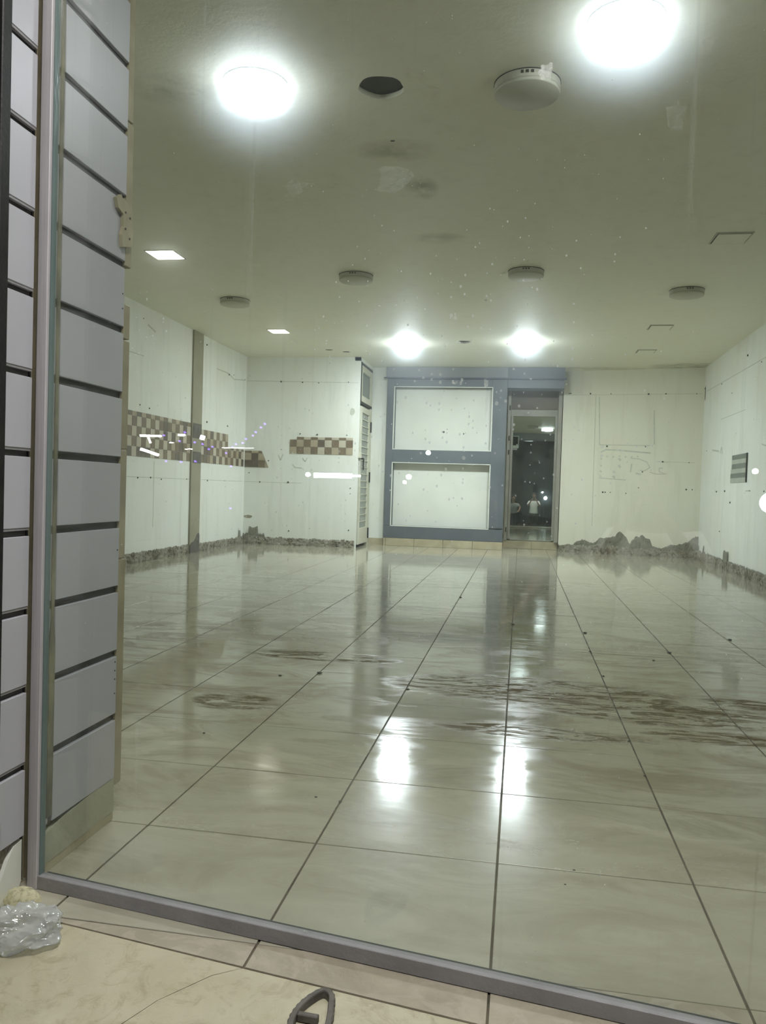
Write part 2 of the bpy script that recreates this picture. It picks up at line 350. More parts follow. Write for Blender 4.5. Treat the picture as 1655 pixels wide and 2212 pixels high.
# ------------------------------------------------------------------ shell
CZ = 3.75
tx, ty = 0.9892, -0.1464                # direction of the shop front, nx,ny points into the room
nx, ny = 0.1464, 0.9892
FX, FY = -1.36, 2.07                    # outer foot of the rail
def fp(u, d): return (FX+tx*u+nx*d, FY+ty*u+ny*d)
floor = box('floor', (-5.7, 3.6, 1.3, 17.7, -.30, -.0045), GROUT, **ST)
GX = [-.032+.6*k for k in range(-10, 8)]; GY = [1.347+.6*k for k in range(0, 28)]
BORD = (nx, ny, nx*-.131+ny*1.772)      # outer edge of the threshold tiles (a line along the front)
full = None; rest = bmesh.new(); nt = 0; cand = []
g, g2 = .0034, .0022
for gx in GX:
    for gy in GY:
        p = [(gx+g, gy+g2), (gx+.6-g, gy+g2), (gx+.6-g, gy+.6-g2), (gx+g, gy+.6-g2)]
        p = clip(p, -BORD[0], -BORD[1], -BORD[2])
        if gx < -1.9: p = clip(p, 0, -1, -2.3) if p else p
        if p: p = clip(p, -1, 0, 5.68)
        if p: p = clip(p, 1, 0, 3.58)
        if p: p = clip(p, 0, 1, 17.65)
        if len(p) < 3: continue
        cx = sum(q[0] for q in p)/len(p); cy = sum(q[1] for q in p)/len(p)
        vis = any(-60 < proj(q[0], q[1], 0)[0] < W_+60 and proj(q[0], q[1], 0)[1] < H_+60 for q in p+[(cx, cy)])
        cand.append((cy, cx, p, vis and cy < 11.4))
for cy, cx, p, v in sorted(cand, key=lambda q: q[0]):
    if v and nt < 300:
        whole = len(p) == 4 and abs((p[2][0]-p[0][0])-(.6-2*g)) < 1e-4 and abs((p[2][1]-p[0][1])-(.6-2*g2)) < 1e-4
        if whole and full is None:
            bm = bmesh.new(); hs, ht = .3-g, .3-g2; prism(bm, [(-hs, -ht), (hs, -ht), (hs, ht), (-hs, ht)], -.0045, 0)
            bmesh.ops.bevel(bm, geom=[e for e in bm.edges if all(x.co.z > -.001 for x in e.verts)], offset=.0012, segments=1, affect='EDGES')
            full = fin(bm, 'floor_tile'); full.materials.append(TILE)
        if whole: o = link('floor_tile', full, None, floor)
        else:
            bm = bmesh.new(); prism(bm, [(q[0]-cx, q[1]-cy) for q in p], -.0045, 0); o = link('floor_tile', fin(bm, 'floor_tile'), TILE, floor)
        o.location = (cx, cy, random.uniform(-.0003, .0004)); o.rotation_euler = (random.gauss(0, .0011), random.gauss(0, .0011), 0); nt += 1
    else: prism(rest, p, -.0045, 0)
link('distant_floor_tiles', fin(rest, 'distant_floor_tiles'), TILE, floor, kind='stuff')

# ceiling with two real holes
ceil = box('ceiling', (-5.7, 3.6, 1.2, 17.7, CZ, CZ+.03), CEIL, **ST)
HOLES = [(-.97, 5.06, .145), (-1.05, 13.75, .13)]
bm = bmesh.new()
for hx, hy, hr in HOLES:
    n = 28; ring = []
    for k in range(n):
        a = 2*math.pi*k/n; r = hr*(1+.03*math.sin(a*5+hx)+random.uniform(-.012, .012)); ring.append((hx+r*math.cos(a), hy+r*math.sin(a)))
    prism(bm, ring, CZ-.05, CZ+.2)
cut = link('cut', fin(bm, 'cut'), CEIL)
md = ceil.modifiers.new('b', 'BOOLEAN'); md.object = cut; md.operation = 'DIFFERENCE'; md.solver = 'EXACT'
dg = bpy.context.evaluated_depsgraph_get(); me = bpy.data.meshes.new_from_object(ceil.evaluated_get(dg)); ceil.modifiers.clear(); ceil.data = me
bpy.data.objects.remove(cut)
for hx, hy, hr in HOLES: box('ceiling_void', (hx-.4, hx+.4, hy-.4, hy+.4, CZ+.035, CZ+.4), DARKG, ceil)

def wall(name, A, B, m, z0=0, z1=CZ, th=.2, **kw):
    """slab whose room face runs A->B, room on the right of that direction"""
    mt = frame_mat(A, B); L = (Vector(B)-Vector(A)).length
    bm = bmesh.new(); abox(bm, 0, L, z0, z1, -th, 0); me = fin(bm, name); me.transform(mt)
    o = link(name, me, m, **ST); return o, mt, L
wl, mwl, _ = wall('wall_left', (-5.5, 2.35), (-5.5, 15.3), WALL)
wbl, mbl, _ = wall('wall_back_left', (-5.5, 15.3), (-3.17, 15.3), WALL, th=.044)
wg, mg, _ = wall('wall_gate_side', (-3.17, 15.3), (-3.17, 16.6), WALL, z0=3.68, th=.12)
wbc, mbc, _ = wall('wall_back_centre', (-3.37, 16.62), (-2.84, 16.62), WALL)
wbc2, _, _ = wall('wall_back_niche', (-2.84, 16.78), (-.34, 16.78), WALL)
wdl, _, _ = wall('wall_door_back', (-.34, 17.40), (.9, 17.40), WALLY)
wds, _, _ = wall('wall_door_side', (-.34, 16.55), (-.34, 17.4), BEIGE, th=.05)
wbr, mbr, LBR = wall('wall_back_right', (.81, 17.03), (3.47, 16.4), WALLY)
box('wall_back_return', (.815, .95, 17.09, 17.4, 0, CZ), WALLY, **ST)
wr, mr, LR = wall('wall_right', (3.47, 16.4), (3.19, 1.2), WALL)
wfl, _, _ = wall('wall_front_left', (-1.72, 2.45), (-5.5, 2.45), WALL)
# lintel over the glass
bm = bmesh.new(); prism(bm, [fp(-.05, 0), fp(4.9, 0), fp(4.9, .12), fp(-.05, .12)], 3.5, CZ); link('wall_front_lintel', fin(bm, 'lintel'), BLUEL, **ST)

# baseboard tiles on the narrow wall beside the gate and door threshold
box('baseboard_back', (-3.16, -2.84, 16.60, 16.62, 0, .14), BASET, **ST)

# pillar strip on the left wall
pl = box('trim_1', (-5.5, -5.47, 12.62, 13.02, 0, CZ), PILL, bev=.004, **ST)
box('dark_patch', (-5.471, -5.464, 12.64, 13.0, 1.95, 2.2), DARKP, pl); box('dark_patch', (-5.471, -5.464, 12.66, 13.0, 1.53, 1.72), DARKP, pl)
bm = bmesh.new(); mt = frame_mat((-5.47, 12.62), (-5.47, 13.02))
poly = [(.0, 0), (.39, 0), (.39, .3), (.36, .33), (.3, .31), (.24, .24), (.16, .19), (.08, .18), (0, .14)]; prism(bm, poly, 0, .01); me = fin(bm, 'dark_patch'); me.transform(mt)
link('dark_patch', me, DARKP, pl)

# rough strips of mortar where the skirting came off
def rough(name, A, B, top, parent, mats, th=.022, step=.014, seed=0):
    L = (Vector(B)-Vector(A)).length; n = int(L/step); rows = 8; bm = bmesh.new(); gridv = []
    for i in range(n+1):
        u = L*i/n; h = top(u); h *= 1+.16*noise.noise((u*7, seed, 1)); h += (.012+.09*max(0, h-.15))*noise.noise((u*17, seed, 3))+.022*noise.noise((u*36, seed, 5))+.012*noise.noise((u*90, seed, 9))
        c_ = []
        for j in range(rows+1):
            v = max(.02, h)*j/rows; d = th*(.55+.55*noise.noise((u*13, v*18, seed))+.4*noise.noise((u*41, v*41, seed+3)))
            if j == rows: d = .001
            c_.append(bm.verts.new((u, v, max(.001, d))))
        gridv.append(c_)
    for i in range(n):
        for j in range(rows):
            f = bm.faces.new((gridv[i][j], gridv[i+1][j], gridv[i+1][j+1], gridv[i][j+1]))
            vm = sum(x.co.y for x in f.verts)/4
            f.material_index = 1 if vm > .15+.03*noise.noise((gridv[i][j].co.x*6, 0, seed)) else 0
    me = fin(bm, name); me.transform(frame_mat(A, B)); return link(name, me, mats, parent)
rough('broken_skirting', (-5.5, 9.2), (-5.5, 12.62), lambda u: .15, wl, [RUB, CEM], seed=1)
rough('broken_skirting', (-5.5, 13.02), (-5.5, 15.3), lambda u: .14+(.16 if 2.0 < u < 2.12 else 0), wl, [RUB, CEM], seed=2)
rough('broken_skirting', (-5.5, 15.3), (-3.2, 15.3), lambda u: .15+(.20 if .12 < u < .32 else (.06 if u < .45 else 0)), wbl, [RUB, CEM], seed=3)
prof = [(-.1, .13), (.3, .15), (.38, .24), (.57, .25), (.71, .2), (.84, .32), (.95, .3), (1.05, .36), (1.15, .38), (1.23, .45), (1.36, .41), (1.44, .22), (1.50, .3), (1.57, .38), (1.7, .4), (1.83, .34), (1.88, .21), (2.06, .17), (2.23, .25), (2.38, .27), (2.53, .3), (2.62, .41), (2.72, .44), (2.8, .44)]
def pr(u):
    for (a, ha), (b, hb) in zip(prof, prof[1:]):
        if a <= u <= b: return ha+(hb-ha)*(u-a)/(b-a)
    return .3
rough('broken_skirting', (.81, 17.03), (3.47, 16.4), pr, wbr, [RUB, CEM], seed=4)
rough('broken_skirting', (3.47, 16.4), (3.31, 9.0), lambda u: .17+(.14 if .5 < u < .58 or 2.2 < u < 2.5 else 0)+(.1 if u < .1 else 0), wr, [RUB, CEM], seed=5)
# loose patch of bare render in the corner
def blotch(name, mt, u, v, ru, rv, m, parent, th=.004, seed=0, n=16, wob=.35):
    bm = bmesh.new(); pts = []
    for k in range(n):
        a = 2*math.pi*k/n; r = 1+wob*noise.noise((math.cos(a)*1.7, math.sin(a)*1.7, seed)); pts.append((u+ru*r*math.cos(a), v+rv*r*math.sin(a)))
    prism(bm, pts, 0, th); me = fin(bm, name); me.transform(mt); return link(name, me, m, parent)
blotch('bare_patch', mbl, .1, .55, .09, .03, PILL, wbl, seed=3); blotch('bare_patch', mbl, 2.19, 2.68, .05, .07, MARK, wbl, seed=5)

# plugs, screw holes and marks on the walls
def marks(pts, mt, parent, lines=(), r=.014):
    bm = bmesh.new()
    for u, v in pts:
        rr = r*random.uniform(.7, 1.5); bmesh.ops.create_icosphere(bm, subdivisions=1, radius=rr, matrix=Matrix.Translation((u, v, 0)))
    me = fin(bm, 'wall_plugs'); me.transform(mt); link('wall_plugs', me, MARKD, parent, kind='stuff')
    if lines:
        bm = bmesh.new()
        for seg in lines:
            wd = seg[0]
            for (a, b), (c2, d2) in zip(seg[1:], seg[2:]):
                dx, dy = c2-a, d2-b; l = math.hypot(dx, dy) or 1; px, py = -dy/l*wd/2, dx/l*wd/2
                prism(bm, [(a+px, b+py), (c2+px, d2+py), (c2-px, d2-py), (a-px, b-py)], 0, .002)
        me = fin(bm, 'glue_marks'); me.transform(mt); link('glue_marks', me, MARK, parent, kind='stuff')
yb = 2.35
marks([(a-yb, b) for a, b in [(10.86, 3.56), (13.0, 3.57), (13.22, 3.61), (14.32, 3.25), (14.57, 3.28), (15.2, 3.28), (10.78, 1.24), (11.19, 1.25), (11.55, 1.23), (12.5, 1.25), (13.39, 1.24), (14.22, 1.25), (10.8, 2.3), (11.1, 2.28), (13.3, 2.27), (14.3, 2.28)]], mwl, wl,
      [(.012, (9.4-yb, 3.0), (10.9-yb, 3.02)), (.02, (13.7-yb, 3.27), (14.3-yb, 3.27), (14.6-yb, 3.2), (15.2-yb, 3.27)), (.01, (9.5-yb, 1.25), (15.2-yb, 1.25)), (.03, (11.0-yb, 3.5), (11.25-yb, 3.44)), (.012, (11.3-yb, .5), (11.3-yb, 1.5))])
marks([(a+5.5, b) for a, b in [(-4.78, 3.26), (-4.34, 3.25), (-4.01, 3.24), (-3.41, 3.26), (-4.58, 1.26), (-5.17, 1.25), (-3.31, 1.18), (-3.31, 1.07), (-3.32, .35), (-4.54, .29), (-5.0, 1.68), (-5.4, 1.43), (-4.36, 2.23), (-4.01, 2.22), (-3.41, 2.22), (-4.74, 1.91)]], mbl, wbl,
      [(.01, (0, 3.27), (2.3, 3.25)), (.008, (0, 1.25), (1.2, 1.25)), (.02, (.7, 1.8), (.75, 1.7), (.8, 1.82)), (.02, (1.0, 1.62), (1.05, 1.56), (1.2, 1.55)), (.02, (1.2, 1.75), (1.26, 1.68), (1.3, 1.76))])
gl = [(.01, (0, 3.26), (2.7, 3.24)), (.014, (.66, 3.26), (.68, .56)), (.02, (.73, 3.21), (.77, 2.23), (1.75, 2.22)), (.025, (1.81, 2.93), (1.84, 2.24)),
      (.02, (.79, 1.55), (1.32, 1.52)), (.03, (.8, 2.08), (.9, 2.13), (1.19, 2.12), (1.4, 2.10), (1.78, 2.07)), (.02, (1.4, 1.96), (1.56, 1.95), (1.71, 1.89), (1.77, 1.78), (1.67, 1.71), (1.58, 1.72)),
      (.03, (1.42, 1.85), (1.40, 1.68)), (.03, (1.50, 1.66), (1.6, 1.64)), (.02, (1.77, 1.69), (1.9, 1.65), (2.1, 1.66)), (.02, (2.02, 1.77), (1.95, 1.77), (1.95, 1.70), (2.06, 1.66)), (.01, (1.9, 1.9), (2.6, 1.89))]
for a in range(7): gl.append((.025, (.8+.07*a*1.7, 2.0-.02*(a % 3)), (.83+.07*a*1.7, 2.0)))
for a in (1.96, 1.82, 1.7, 1.6): gl.append((.03, (.8, a), (.83, a-.03))); gl.append((.045, (1.06+.1*(a > 1.8), a), (1.1+.1*(a > 1.8), a-.05)))
marks([(.12, 3.29), (.15, 3.29), (.55, 3.28), (.96, 3.27), (1.69, 3.25), (1.69, 3.25), (2.02, 3.25), (2.59, 3.24), (.92, 2.2), (1.67, 2.2), (2.01, 1.9), (2.5, 1.89), (1.57, 1.37), (2.47, 1.36), (2.58, 1.36), (.87, 1.26), (.92, 1.26), (1.02, 1.26), (1.33, 1.25), (1.63, 1.69)], mbr, wbr, gl)
marks([(1.42, 1.32), (2.05, 1.33), (3.64, 1.33), (4.42, 1.32), (1.47, 3.23), (3.2, 3.44), (4.0, 3.21), (2.26, 2.97), (.44, 2.1), (1.78, .63), (2.46, 1.14), (.06, 3.33)], mr, wr,
      [(.03, (.9, 2.09), (1.46, 2.04)), (.03, (1.55, 2.0), (1.65, 2.1), (1.73, 1.98)), (.01, (.2, 3.26), (5, 3.24)), (.02, (1.3, 1.33), (1.5, 1.33)), (.02, (3.4, 1.33), (3.7, 1.33)), (.02, (4.2, 2.0), (4.5, 1.95)), (.01, (1.5, 2.6), (3.2, 2.6))])
blotch('damp_crack', mr, .07, 3.24, .03, .13, DARKP, wr, seed=8)

# mosaic tile bands: each tile a piece
def tband(mt, parent, u0, rows, ncol, v0, sz=.143, first=0, top=None, cutfn=None, missing=()):
    gp = .003
    for i in range(rows+(1 if top else 0)):
        for j in range(ncol):
            if (i, j) in missing: continue
            h = top if i == rows else sz
            p = [(u0+j*sz+gp, v0+i*sz+gp), (u0+(j+1)*sz-gp, v0+i*sz+gp), (u0+(j+1)*sz-gp, v0+i*sz+h-gp), (u0+j*sz+gp, v0+i*sz+h-gp)]
            if cutfn: p = clip(p, *cutfn)
            if len(p) < 3: continue
            k = (i+j+first) % 2; m = MOS[(2 if random.random() < .8 else 3) if k else (1 if random.random() < .45 else 0)]
            if random.random() < .06: m = MOS[3]
            bm = bmesh.new(); prism(bm, p, 0, .008+random.uniform(0, .0015)); me = fin(bm, 'mosaic_tile'); me.transform(mt); link('mosaic_tile', me, m, parent)
tband(mwl, wl, 9.40-yb, 4, 22, 1.545, sz=.1455, top=.07)
tband(mwl, wl, 13.03-yb, 4, 9, 1.545, sz=.1455, first=1, top=None)
tband(mwl, wl, 14.345-yb, 2, 6, 1.545, sz=.1455, top=.05)
tband(mbl, wbl, .0, 2, 4, 1.54, first=1, top=.05, cutfn=(.36, .17, .5*.36+1.56*.17))
tband(mbl, wbl, .935, 2, 9, 1.83, top=.055, missing=[(2, 0)])
# striped tile fragment on the right wall
st = empty('tile_fragment', (3.40, 13.5, 1.46), label='grey and dark striped tile fragment stuck on the right wall', category='tile')
for k in range(6):
    u0 = 2.50 if k > 2 else 2.44+.02*(k == 2); z0 = 1.465+k*.075
    bm = bmesh.new(); abox(bm, u0, 3.43, z0, z0+.073, 0.001, .012); me = fin(bm, 'stripe'); me.transform(mr)
    local(link('stripe', me, grain('fragment_stripe', lin(116, 122, 112), lin(104, 110, 100), 8, .5) if k % 2 else grain('fragment_pale', lin(176, 180, 168), lin(164, 168, 156), 8, .5)), st)
bm = bmesh.new(); abox(bm, 3.43, 3.46, 1.462, 1.915, 0.001, .02); me = fin(bm, 'edge'); me.transform(mr); local(link('edge', me, DARKG), st)

# ------------------------------------------------------------------ ceiling lamps
def lamp_parts(root, lit, r=.205, on=None):
    bm = bmesh.new(); hh = .012 if lit else .05; lathe(bm, [(0, 0), (r, 0), (r, -hh+.004), (r*.97, -hh), (0, -hh)]); local_ = link('housing', fin(bm, 'housing'), LAMPB if lit else LAMPSIDE, root); hs_ = local_
    bm = bmesh.new(); lathe(bm, [(0, -.012), (r*.985, -.012), (r*.985, -.085), (r*.9, -.102), (r*.6, -.112), (0, -.116)] if lit else [(0, -.05), (r*.995, -.05), (r*.99, -.066), (r*.96, -.071), (0, -.072)]); me = fin(bm, 'diffuser')
    if lit:
        me.materials.append(on); me.materials.append(SIDEON)
        for p in me.polygons: p.material_index = 1 if abs(p.normal.z) < .6 else 0
    for p in me.polygons: p.use_smooth = True
    link('diffuser', me, on if lit else LAMPD, root)
    if not lit:
        bm = bmesh.new(); lathe(bm, [(r*.9, .0), (r*1.012, .0), (r*1.012, -.006), (r*.9, -.006)]); link('rim', fin(bm, 'rim'), DARKG, hs_)
        bm = bmesh.new()
        for a in (-1.75, -1.72, -1.69, -1.60, -1.57, -1.54, -1.45, -1.42, -1.39):
            abox_c = Vector((math.cos(a)*r, math.sin(a)*r, -.02)); abox(bm, abox_c.x-.002, abox_c.x+.002, abox_c.y-.003, abox_c.y+.002, -.03, -.012)
        link('vent_slots', fin(bm, 'vent_slots'), DARKG, hs_)
def ring_lamp(x, y, lit, label, on=LAMPON):
    o = empty('ceiling_lamp', (x, y, CZ), label=label, category='lamp'); o['group'] = 'round lamps on the ceiling'
    lamp_parts(o, lit, on=on)
    return o
ring_lamp(-1.76, 4.92, True, 'lit round white ceiling lamp nearest the tiled-groove pier, at upper left')
lb = ring_lamp(.47, 4.50, True, 'lit round white ceiling lamp with a small brown burn spot, at upper right')
bm = bmesh.new(); bmesh.ops.create_uvsphere(bm, u_segments=12, v_segments=8, radius=.045, matrix=Matrix.Translation((.165, .0, -.088)) @ Matrix.Diagonal((.6, 1, .35, 1)))
link('burn_spot', fin(bm, 'burn_spot'), grain('burnt_plastic', lin(190, 176, 150), lin(150, 132, 104), 20, .6), lb)
ring_lamp(-2.06, 13.85, True, 'lit round white ceiling lamp at the back, left one, above the display cabinet', LAMPON2)
ring_lamp(0.0, 13.72, True, 'lit round white ceiling lamp at the back, right one, before the mirror door', LAMPON2)
ring_lamp(-.05, 5.12, False, 'unlit round ceiling lamp beside the open ceiling hole, nearest of the unlit ones')
ring_lamp(-2.05, 9.45, False, 'unlit round ceiling lamp halfway down the room, left of the centre line')
ring_lamp(-.03, 9.38, False, 'unlit round ceiling lamp halfway down the room, straight before the mirror door')
ring_lamp(-4.01, 10.6, False, 'unlit round ceiling lamp between the two lit square panels at left')
ring_lamp(1.93, 10.35, False, 'unlit round ceiling lamp nearest the right wall')
def sq_lamp(x, y, lit, label, sz=.32):
    o = empty('ceiling_panel', (x, y, CZ), label=label, category='lamp'); h = sz/2; f_ = .012
    o['group'] = 'square ceiling panels'
    boxes('frame', [(-h-f_, h+f_, -h-f_, -h, -.008, 0), (-h-f_, h+f_, h, h+f_, -.008, 0), (-h-f_, -h, -h, h, -.008, 0), (h, h+f_, -h, h, -.008, 0)], LAMPB, o)
    if lit: box('diffuser', (-h, h, -h, h, -.006, 0), PANON, o)
    else:
        box('cover', (-h+.012, h-.006, -h+.018, h-.006, -.012, -.004), CEIL, o); box('gap', (-h, h, -h, h, -.003, 0), DARKG, o)
    return o
sq_lamp(-4.04, 8.46, True, 'lit warm square ceiling panel nearer the front, at the left')
sq_lamp(-4.05, 12.75, True, 'lit warm square ceiling panel further back, at the left', .29)
sq_lamp(1.94, 8.30, False, 'unlit square ceiling panel cover nearer the front, by the right wall')
sq_lamp(1.98, 12.55, False, 'unlit square ceiling panel cover in the middle of the right-hand row')
sq_lamp(2.08, 14.6, False, 'unlit square ceiling panel cover furthest back, by the right wall', .3)
# marks on the ceiling
def cblotch(x, y, rx_, ry_, m, seed):
    bm = bmesh.new(); pts = [(x+rx_*math.cos(2*math.pi*k/14)*(1+.4*noise.noise((math.cos(k), math.sin(k), seed))), y+ry_*math.sin(2*math.pi*k/14)*(1+.4*noise.noise((math.sin(k), k, seed)))) for k in range(14)]
    prism(bm, pts, CZ-.003, CZ+.001); link('ceiling_scar', fin(bm, 'ceiling_scar'), m, ceil)
cblotch(-1.02, 5.83, .018, .01, DARKP, 1); cblotch(-3.33, 14.7, .07, .05, DARKP, 4); cblotch(-3.62, 14.5, .07, .04, DARKP, 7); cblotch(-.55, 10.75, .02, .05, MARK, 9)

# ------------------------------------------------------------------ display cabinet at the back
cab = empty('display_cabinet', (-1.57, 16.5, 0), label='blue-grey built-in display cabinet with two white recessed panels, left of the mirror door', category='cabinet')
def part(name, b, m, parent=cab, bev=.003): return local(box(name, b, m, bev=bev), parent)
FY0 = 16.5
part('stile', (-2.83, -2.675, FY0, 16.76, .43, 3.5), BLUE); part('stile', (-.645, -.34, FY0, 16.76, .44, 3.5), BLUE)
part('rail', (-2.675, -.645, FY0, 16.76, 3.335, 3.5), BLUE); part('rail', (-2.675, -.645, FY0, 16.76, 1.75, 2.035), BLUE)
part('rail', (-2.83, -.34, FY0, 16.76, .165, .425), BLUE)
part('panel', (-2.675, -.645, 16.70, 16.75, 2.035, 3.335), BOARD); part('panel', (-2.675, -.645, 16.70, 16.75, .425, 1.75), BOARD)
for z0, z1 in ((2.035, 3.335), (.425, 1.75)):
    local(boxes('bead', [(-2.69, -2.672, FY0-.006, FY0+.02, z0, z1), (-.648, -.63, FY0-.006, FY0+.02, z0, z1), (-2.69, -.63, FY0-.006, FY0+.02, z0-.012, z0+.006), (-2.69, -.63, FY0-.006, FY0+.02, z1-.006, z1+.008)], BOARD), cab)
bm = bmesh.new(); prism(bm, [(-2.84, 16.5-.06), (-2.90, 16.5-.06), (-2.85, 16.5), (.8, 16.5), (.84, 16.44)], 3.50, 3.53); local(link('cornice', fin(bm, 'cornice'), grain('dark_edge', lin(70, 76, 88), lin(60, 66, 78), 3, .4)), cab)
part('fascia', (-2.86, -.34, FY0, 16.76, 3.53, CZ-.001), BLUEL); 
hx = part('door_header', (-.338, .8, FY0, 16.98, 3.33, 3.5), BLUE); part('door_fascia', (-.338, .8, FY0, 16.98, 3.53, CZ-.001), BLUE)
tl = [-2.83, -2.78, -2.17, -1.56, -.95, -.34]
for a, b in zip(tl, tl[1:]): part('kick_tile', (a+.003, b-.003, 16.49+.003*random.random(), 16.76, 0.001, .16), BASET)
part('crack', (-.62, -.37, 16.492, 16.502, .425, .44), DARKG)
for x, z, r in ((-1.64, 2.42, .022), (-1.57, 2.48, .01), (-1.22, 2.39, .016), (-1.18, 2.41, .007)):
    bm = bmesh.new(); cyl(bm, (x, 16.702, z), r, r, .006, 10, (0, -1, 0)); local(link('stain', fin(bm, 'stain'), DARKP), cab)

# ------------------------------------------------------------------ mirror door
d1 = empty('door_1', (.22, 17.3, 0), **ST)
def dp(name, b, m, bev=.003): return local(box(name, b, m, bev=bev), d1)
dp('jamb', (-.33, -.262, 17.2, 17.38, .165, 3.55), DFRAME); dp('jamb', (.72, .80, 17.1, 17.38, .165, 3.55), DFRAME)
dp('transom_panel', (-.262, .72, 17.30, 17.36, 2.97, 3.55), TRANS); dp('transom_rail', (-.262, .72, 17.27, 17.36, 2.83, 2.97), DFRAME)
dp('top_bead', (-.262, .72, 17.27, 17.30, 3.42, 3.45), DFRAME)
dp('stile', (-.255, -.205, 17.26, 17.34, .19, 2.83), DFRAME); dp('stile', (.67, .72, 17.26, 17.34, .19, 2.83), DFRAME)
dp('bottom_rail', (-.205, .67, 17.28, 17.34, .17, .19), DFRAME); dp('gap', (-.262, -.255, 17.262, 17.28, .2, 2.83), DARKG, 0)
for z in (3.0, 2.35, 2.05, .40): dp('hinge', (-.30, -.275, 17.185, 17.2, z-.05, z+.05), MARKD, .002)
dp('threshold_tile', (-.338, .26, 17.22, 17.38, .001, .165), BASET); dp('threshold_tile', (.264, .80, 17.22, 17.38, .001, .165), BASET)
# the mirror leans very slightly: its normal points a little to the left and down
mwd, mht = .875, 2.64
bm = bmesh.new(); abox(bm, -mwd/2, mwd/2, -.003, .003, -mht/2, mht/2); mir = link('mirror', fin(bm, 'mirror'), MIRR)
mir.location = (.2325, 17.315, .19+mht/2); mir.rotation_euler = (-.0047, 0, -.0163*1)
mir.parent = d1; mir.matrix_parent_inverse = Matrix.Translation(-Vector(d1.location))

# ------------------------------------------------------------------ barred gate with its window over it
d2 = empty('door_2', (-3.17, 15.9, 0), **ST)
def gp_(name, b, m, bev=.003): return local(box(name, b, m, bev=bev), d2)
gp_('transom_frame_edge', (-3.21, -3.16, 15.36, 15.41, 2.88, 3.67), DARKG, 0)
def gframe(name, y0, y1, z0, z1, wd, x0, x1, m, bot=None):
    bot = bot or wd
    return local(boxes(name, [(x0, x1, y0, y0+wd, z0, z1), (x0, x1, y1-wd, y1, z0, z1), (x0, x1, y0+wd, y1-wd, z1-wd, z1), (x0, x1, y0+wd, y1-wd, z0, z0+bot)], m, bev=.003), d2)
gframe('outer_frame', 15.345, 16.6, 2.86, 3.67, .05, -3.23, -3.175, DARKG)
gframe('transom_frame', 15.40, 16.55, 2.91, 3.62, .12, -3.22, -3.165, CREAMP)
gp_('transom_pane', (-3.21, -3.20, 15.52, 16.43, 3.03, 3.5), FROSTD)
leaf = gframe('gate_leaf', 15.47, 16.45, .06, 2.82, .12, -3.21, -3.165, CREAMP, .32)
gp_('gate_post', (-3.23, -3.17, 16.45, 16.6, 0, 2.86), CREAMP); gp_('gate_gap', (-3.24, -3.2, 15.345, 15.47, .15, 2.86), DARKG)
box('gate_pane', (-3.205, -3.195, 15.59, 16.33, .38, 2.7), FROST, leaf)
for k in range(17):
    z = .38+.137*k
    box('bar', (-3.19, -3.175, 15.59, 16.33, z-.008, z+.008), CREAMP, leaf)
for z in (2.47, 1.42, .25): box('hinge', (-3.166, -3.14, 16.44, 16.48, z-.11, z+.11), BLACK, leaf, .004)
boxes('handle', [(-3.165, -3.11, 15.52, 15.54, 1.76, 1.79), (-3.12, -3.105, 15.52, 15.60, 1.55, 1.79)], BLACK, leaf, .003)
for z in (1.68, 1.58): gp_('strike_plate', (-3.168, -3.15, 15.345, 15.40, z-.03, z+.04), ALU)
gp_('lock_bar', (-3.17, -3.14, 15.31, 15.5, 1.78, 1.9), CREAMP)

# ------------------------------------------------------------------ slatted pier at the left
zg = [.13+.2237*k for k in range(0, 17)]
pier = empty('grooved_pier', (-1.37, 2.38, 0), label='pier clad in pale grooved panels standing behind the glass at the left', category='pier')
local(box('core', (-1.72, -1.392, 2.12, 2.575, 0, CZ-.001), BEIGE), pier)
local(box('base_tile', (-1.392, -1.372, 2.105, 2.56, 0.001, .10), BASET), pier)
bm = bmesh.new(); mt = frame_mat((-1.372, 2.105), (-1.372, 2.56), flip=False)
prism(bm, [(0, .03), (.455, .03), (.455, .165), (.34, .152), (.18, .14), (.06, .125), (0, .10)], -.018, .002); me = fin(bm, 'skirting_tile'); me.transform(mt); local(link('skirting_tile', me, grain('pier_skirting', lin(176, 176, 156), lin(164, 163, 143), 5, .35)), pier)
for k in range(len(zg)-1):
    a, b = zg[k]+.024, zg[k+1]
    if k == 0: a = .15
    b = min(b, CZ-.002)
    if a > CZ-.03: break
    local(box('slat_panel', (-1.385, -1.368, 2.183, 2.558, a, b), SLAT, bev=.0015), pier)
    local(box('groove_insert', (-1.390, -1.380, 2.183, 2.5605, b, b+.024), GROOVE), pier)
    local(box('slat_panel', (-1.385, -1.370, 2.105, 2.163, a, b), SLAT, bev=.0015), pier)
    local(box('groove_insert', (-1.390, -1.382, 2.105, 2.163, b, b+.024), GROOVE), pier)
